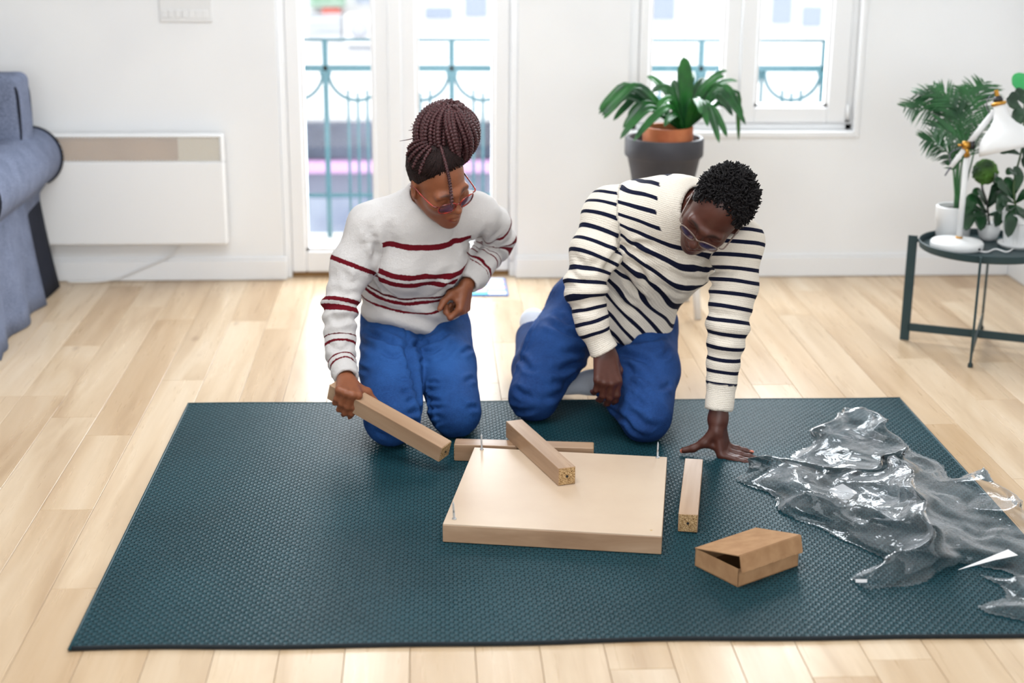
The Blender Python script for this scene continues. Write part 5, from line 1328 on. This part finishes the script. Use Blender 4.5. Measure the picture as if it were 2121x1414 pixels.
AR1 = [MS1, MM1, ME1, MQ1]; SM.chain(AR1, [.076, .071, .060, .048], .02, .035)
c1 = n_(MR1 - MQ1); SM.u(p_cap(MQ1 - c1*.01, MR1, .044, .0425), .006); SM.cut(p_half(MR1 - c1*.002, c1), (MR1, .085)); SM.sub(p_cap(MR1 - c1*.02, MR1 + c1*.05, .032, .034), .003)
MM2 = at(1522, 590, 4.20); MQ2 = at(1494, 790, 4.14)
AR2 = [MS2, MM2, ME2, MQ2]; SM.chain(AR2, [.070, .064, .058, .045], .02, .035)
ce2 = at(1488, 848, 4.12); c2 = n_(ce2 - MQ2); SM.u(p_cap(MQ2 - c2*.01, ce2, .0425, .0405), .006); SM.cut(p_half(ce2, c2), (ce2, .085)); SM.sub(p_cap(ce2 - c2*.02, ce2 + c2*.05, .0305, .032), .003)
nk = n_(hpM(-.03, 0, -.045) - MN)
SM.u(p_torus(MN + nk*.030, nk, .076, .0125), .022)
SM.sub(p_cap(MN + nk*.0, MN + nk*.25, .064, .074), .008)
V, F = surface(SM, .0050); V = relax(V, F, 1, .4); N = normals(V, F)
AA1, AA2 = AR1 + [MR1], AR2 + [ce2]
dA1, sA1 = seg_dist(V, AA1); dA2, sA2 = seg_dist(V, AA2)
sA1, sA2 = soft_len(V, AA1), soft_len(V, AA2)
LA1 = np.linalg.norm(np.diff(np.array(AA1), axis=0), axis=1).sum(); LA2 = np.linalg.norm(np.diff(np.array(AA2), axis=0), axis=1).sum()
dT, _ = seg_dist(V, [mh, MCH, MN])
arm1 = dA1 - .068 < (dT - .155)*.85; arm2 = (dA2 - .063 < (dT - .155)*.85) & ~arm1
# torso stripe coordinate: smooth blend of the local spine direction
q = V - MCH; up_ = n_(CU*.93 + CR*.30 - CF*.12); lo_ = n_(CU*.66 + CR*.66 - CF*.10); hh_ = q @ n_(CU*.8 + CR*.5)
wgt = np.clip((hh_ + .17)/.20, 0, 1); wgt = wgt*wgt*(3 - 2*wgt); sT = (q @ up_)*wgt + (q @ lo_ + .012)*(1 - wgt) + .40
f1, f2 = sA1/LA1, sA2/LA2
wob = .006*snoise(V, 16, 8) + .003*snoise(V, 40, 9)
dsp = .003*snoise(V, 20, 11) + .0012*snoise(V, 55, 12)
dsp += np.where(arm1, .006*bend(f1, .55, .12)*np.sin(sA1*120 + V[:, 0]*20) + .0025*np.sin(sA1*60), 0) + np.where(arm2, .004*bend(f2, .55, .2)*np.sin(sA2*110), 0)
tor = ~(arm1 | arm2)
fold = np.sin((V - mh) @ n_(mx_*.8 + CU*.5)*75 + 2.2*np.sin(V @ CU*14)); dsp += np.where(tor, .0055*fold*np.clip(1.2 - sT/.40, 0, 1), 0)
dsp += creases(V, N, [([(1283, 478), (1293, 516), (1277, 535), (1258, 565)], .012, .016), ([(1293, 513), (1318, 506), (1351, 513)], .009, .007), ([(1295, 518), (1318, 524), (1355, 546)], .009, .007), ([(1298, 540), (1323, 564), (1340, 600)], .010, .008), ([(1283, 565), (1305, 600), (1340, 630)], .010, .008), ([(1453, 562), (1476, 559), (1507, 564), (1527, 541)], .010, .009), ([(1440, 582), (1471, 588), (1480, 600)], .010, .008), ([(1380, 560), (1410, 580), (1450, 590)], .011, .006), ([(1360, 590), (1400, 612), (1430, 618)], .011, .006), ([(1265, 600), (1290, 635), (1330, 655)], .010, .006), ([(1172, 560), (1205, 580), (1240, 570)], .009, .006), ([(1180, 530), (1215, 555), (1250, 545)], .010, .005), ([(1185, 640), (1215, 652), (1245, 640)], .008, .004), ([(1460, 640), (1490, 652), (1530, 645)], .010, .004), ([(1470, 700), (1500, 708), (1525, 700)], .010, .003), ([(1400, 520), (1430, 545), (1460, 548)], .012, .005)])
V = V + N*np.clip(dsp, -.016, .008)[:, None]
PER = .0375
st = np.where(arm1, sA1 + .012 + wob*.5, np.where(arm2, sA2 + .004 + wob*.3, sT + wob))/PER
dcol = np.linalg.norm((V - MN) - np.outer((V - MN) @ nk, nk), axis=1); hcol = (V - MN) @ nk
no = np.zeros(len(V)); no[arm1 & (sA1 > LA1 - .058)] = 1; no[arm2 & (sA2 > LA2 - .075)] = 1; no[tor & (hcol > -.012) & (dcol < .108)] = 1
def mswmat():
    m = Mat('cream_rib_knit', (.7, .7, .65), .9, .12); f = m.attr('st'); v = m.coord()
    n3 = m.noise(v, 300, 2); f = m.math('ADD', f, m.math('MULTIPLY', m.math('SUBTRACT', n3, .5), .03))
    fr_ = m.math('FRACT', f); band = m.math('LESS_THAN', fr_, .30); band = m.math('MULTIPLY', band, m.math('SUBTRACT', 1.0, m.attr('no')))
    n = m.noise(v, 240, 2); rib = m.math('SINE', m.math('MULTIPLY', m.attr('st'), 6.2832*7)); nv = m.node('ShaderNodeTexVoronoi', 0, None, Vector=v, Scale=330.)
    c = m.mix(m.math('MULTIPLY', n, .4), srgb(226, 218, 206), srgb(204, 194, 180)); c = m.mix(band, c, srgb(18, 22, 44)); m.set('Base Color', c)
    m.bump(m.math('ADD', m.math('MULTIPLY', rib, .25), nv), .45, .0025); return m.m
mesh('sweater', V, F, mswmat(), man, True, None, {'st': st, 'no': no})
# jeans
JM = SDF(); px2 = n_(P2_ - P1_)
JM.u(p_cap(P1_ + A(.01, 0, .045), P2_ + A(-.01, 0, .045), .108, .108), .03); JM.u(p_cap(MP + A(.0, -.02, .08), MW + A(-.03, .0, -.02), .13, .135, (mf_, .8)), .04)
JM.chain([P1_, P1_*.5 + J1*.5 + A(-.01, 0, .015), J1], [.108, .098, .078], .03); JM.chain([P2_, P2_*.5 + J2*.5 + A(.005, 0, .01), J2], [.108, .096, .078], .03)
AN1 = A(.355, 4.84, .16); AN2 = A(.575, 4.56, .072)
JM.chain([J1 + A(0, .02, -.012), J1*.55 + AN1*.45, AN1], [.070, .066, .056], .02); JM.cut(p_half(AN1, AN1 - J1), (AN1, .08))
JM.chain([J2 + A(0, .02, -.012), J2*.5 + AN2*.5 + A(0, 0, 0), AN2], [.070, .058, .050], .02); JM.cut(p_half(AN2 + A(-.01, .0, 0), n_(A(-.55, .84, 0))), (AN2, .075)); JM.sub(p_cap(AN2, AN2 + A(-.05, .05, .02), .041, .041), .003)
JM.cut(p_half(A(0, 0, RT + .001), A(0, 0, -1)))
V, F = surface(JM, .0055); V = relax(V, F, 1, .4); N = normals(V, F); CJ = [([(1261, 700), (1225, 694), (1187, 686), (1131, 658)], .012, .010), ([(1262, 716), (1225, 728), (1193, 733), (1149, 727)], .012, .010), ([(1240, 735), (1205, 752), (1174, 764), (1131, 758)], .012, .009), ([(1215, 760), (1180, 790), (1140, 795)], .011, .007), ([(1190, 790), (1160, 820), (1125, 825)], .011, .006), ([(1149, 580), (1120, 640), (1093, 689), (1062, 770), (1040, 833)], .006, .006), ([(1180, 640), (1200, 660), (1245, 680)], .010, .007), ([(1150, 640), (1175, 665), (1210, 675)], .010, .006),
 ([(1274, 712), (1311, 702), (1373, 694)], .011, .009), ([(1276, 728), (1327, 737), (1362, 756)], .011, .009), ([(1284, 748), (1310, 768), (1345, 782)], .010, .008), ([(1290, 770), (1312, 795), (1340, 815)], .010, .007), ([(1296, 800), (1320, 830), (1345, 845)], .010, .006), ([(1300, 668), (1340, 678), (1385, 668)], .010, .006), ([(1300, 850), (1330, 880), (1370, 890)], .010, .005), ([(1392, 720), (1375, 735), (1360, 738)], .008, .005), ([(1395, 790), (1378, 800), (1362, 800)], .008, .004), ([(1060, 800), (1085, 820), (1110, 822)], .009, .006), ([(1045, 845), (1075, 858), (1110, 855)], .009, .006), ([(1070, 740), (1095, 760), (1120, 760)], .009, .005), ([(1290, 870), (1305, 895), (1330, 910)], .008, .006), ([(1252, 845), (1275, 862), (1300, 880)], .008, .006), ([(1168, 588), (1182, 603), (1206, 617)], .005, .005)]
dj = creases(V, N, CJ, 1.35) + .003*snoise(V, 17, 15) + .0012*snoise(V, 48, 16); V = V + N*np.clip(dj, -.022, .009)[:, None]
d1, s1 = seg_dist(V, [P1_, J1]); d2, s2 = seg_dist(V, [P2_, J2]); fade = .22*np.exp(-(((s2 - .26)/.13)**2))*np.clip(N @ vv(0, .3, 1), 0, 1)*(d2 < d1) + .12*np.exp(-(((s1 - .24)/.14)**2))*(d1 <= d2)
MT['denimM'] = denim('indigo_denim', srgb(11, 29, 70), srgb(38, 76, 136)); mesh('jeans', V, F, MT['denimM'], man, True, None, {'fade': fade})
N = normals(V, F); MB().tube(spline(on_skin(V, N, [(1168, 588), (1182, 603), (1206, 617)], .001), 10), .0016, 6).build('jeans_seam', Mat('pale_thread', srgb(50, 66, 104), .8).m, man, True)
# socks
MT['sock'] = fabric('pale_grey_sock', srgb(214, 218, 230), srgb(236, 240, 248), 500, .3)
SK = SDF(); t2 = at(1150, 806, 4.665); t2[2] = .034
SK.chain([AN2 + A(.0, -.03, 0), AN2 + A(-.02, .055, -.004), AN2 + A(-.05, .075, -.012), t2], [.036, .040, .037, .026], .02); SK.cut(p_half(A(0, 0, .0012), A(0, 0, -1)))
V, F = surface(SK, .005); mesh('sock', V, F, MT['sock'], man)
SK = SDF(); SK.chain([AN1 + A(0, -.03, -.01), AN1 + A(.005, .06, .03), AN1 + A(.01, .085, -.05), AN1 + A(.005, .05, -.13)], [.038, .042, .040, .030], .02); SK.cut(p_half(A(0, 0, .0012), A(0, 0, -1)))
V, F = surface(SK, .005); mesh('sock', V, F, MT['sock'], man)
# hair: cap and short twists
HM = SDF(); R = np.stack([mF, mL, mU])
HM.u(p_ell(hpM(-.014, 0, .040), (.104, .083, .100), R), .01)
HM.cut(p_half(hpM(.066, 0, .076), mF*.80 - mU*.60)); HM.cut(p_half(hpM(.040, 0, .0), mF)); HM.cut(p_half(hpM(-.04, 0, -.035), -mU + mF*.5))
V, F = surface(HM, .003); N = normals(V, F)
MT['hairM'] = Mat('black_hair', (.006, .005, .006), .6, .15).tex((.004, .0035, .004), (.012, .010, .011), 300, bump=.5, bd=.002).m
rel = (V - hpM(-.014, 0, .040)) @ R.T; topness = np.clip((rel[:, 2] - .0)/.05, 0, 1)
hairM = mesh('hair', V + N*(.002*snoise(V, 200, 7))[:, None], F, MT['hairM'], man)
rh = np.random.default_rng(3); sel = np.nonzero((topness > .35) & ((N @ R.T)[:, 2] > -.3) & (rel[:, 0] < .088))[0]; sel = rh.choice(sel, 900, replace=False)
m = MB()
for i in sel:
    p, nn = V[i] - N[i]*.003, n_(N[i] + rh.normal(0, .35, 3)); a, b, _ = frame(nn); L = rh.uniform(.012, .026)*(.55 + .45*topness[i]); ph = rh.uniform(0, 6.28); pts = []
    for t in np.linspace(0, 1, 6): an = ph + t*5.5; pts.append(p + nn*L*t + (a*math.cos(an) + b*math.sin(an))*.0042*t**.6)
    m.tube(pts, [.0036, .0038, .0036, .0032, .0026, .0012], 5)
m.build('hair_twists', MT['hairM'], hairM, True)['kind'] = 'stuff'
gM = Mat('clear_taupe_frame', srgb(112, 94, 86), .25, .5).m
gx = tag(empty('glasses', hpM(.1, 0, 0)), 'pale translucent framed glasses on the leaning man\'s nose', 'glasses')
spec_frames('glasses', lambda f, l, u: hpM(f + .005, l, u - .003), .85, gM, lensg.m, gx, sc=1.1)
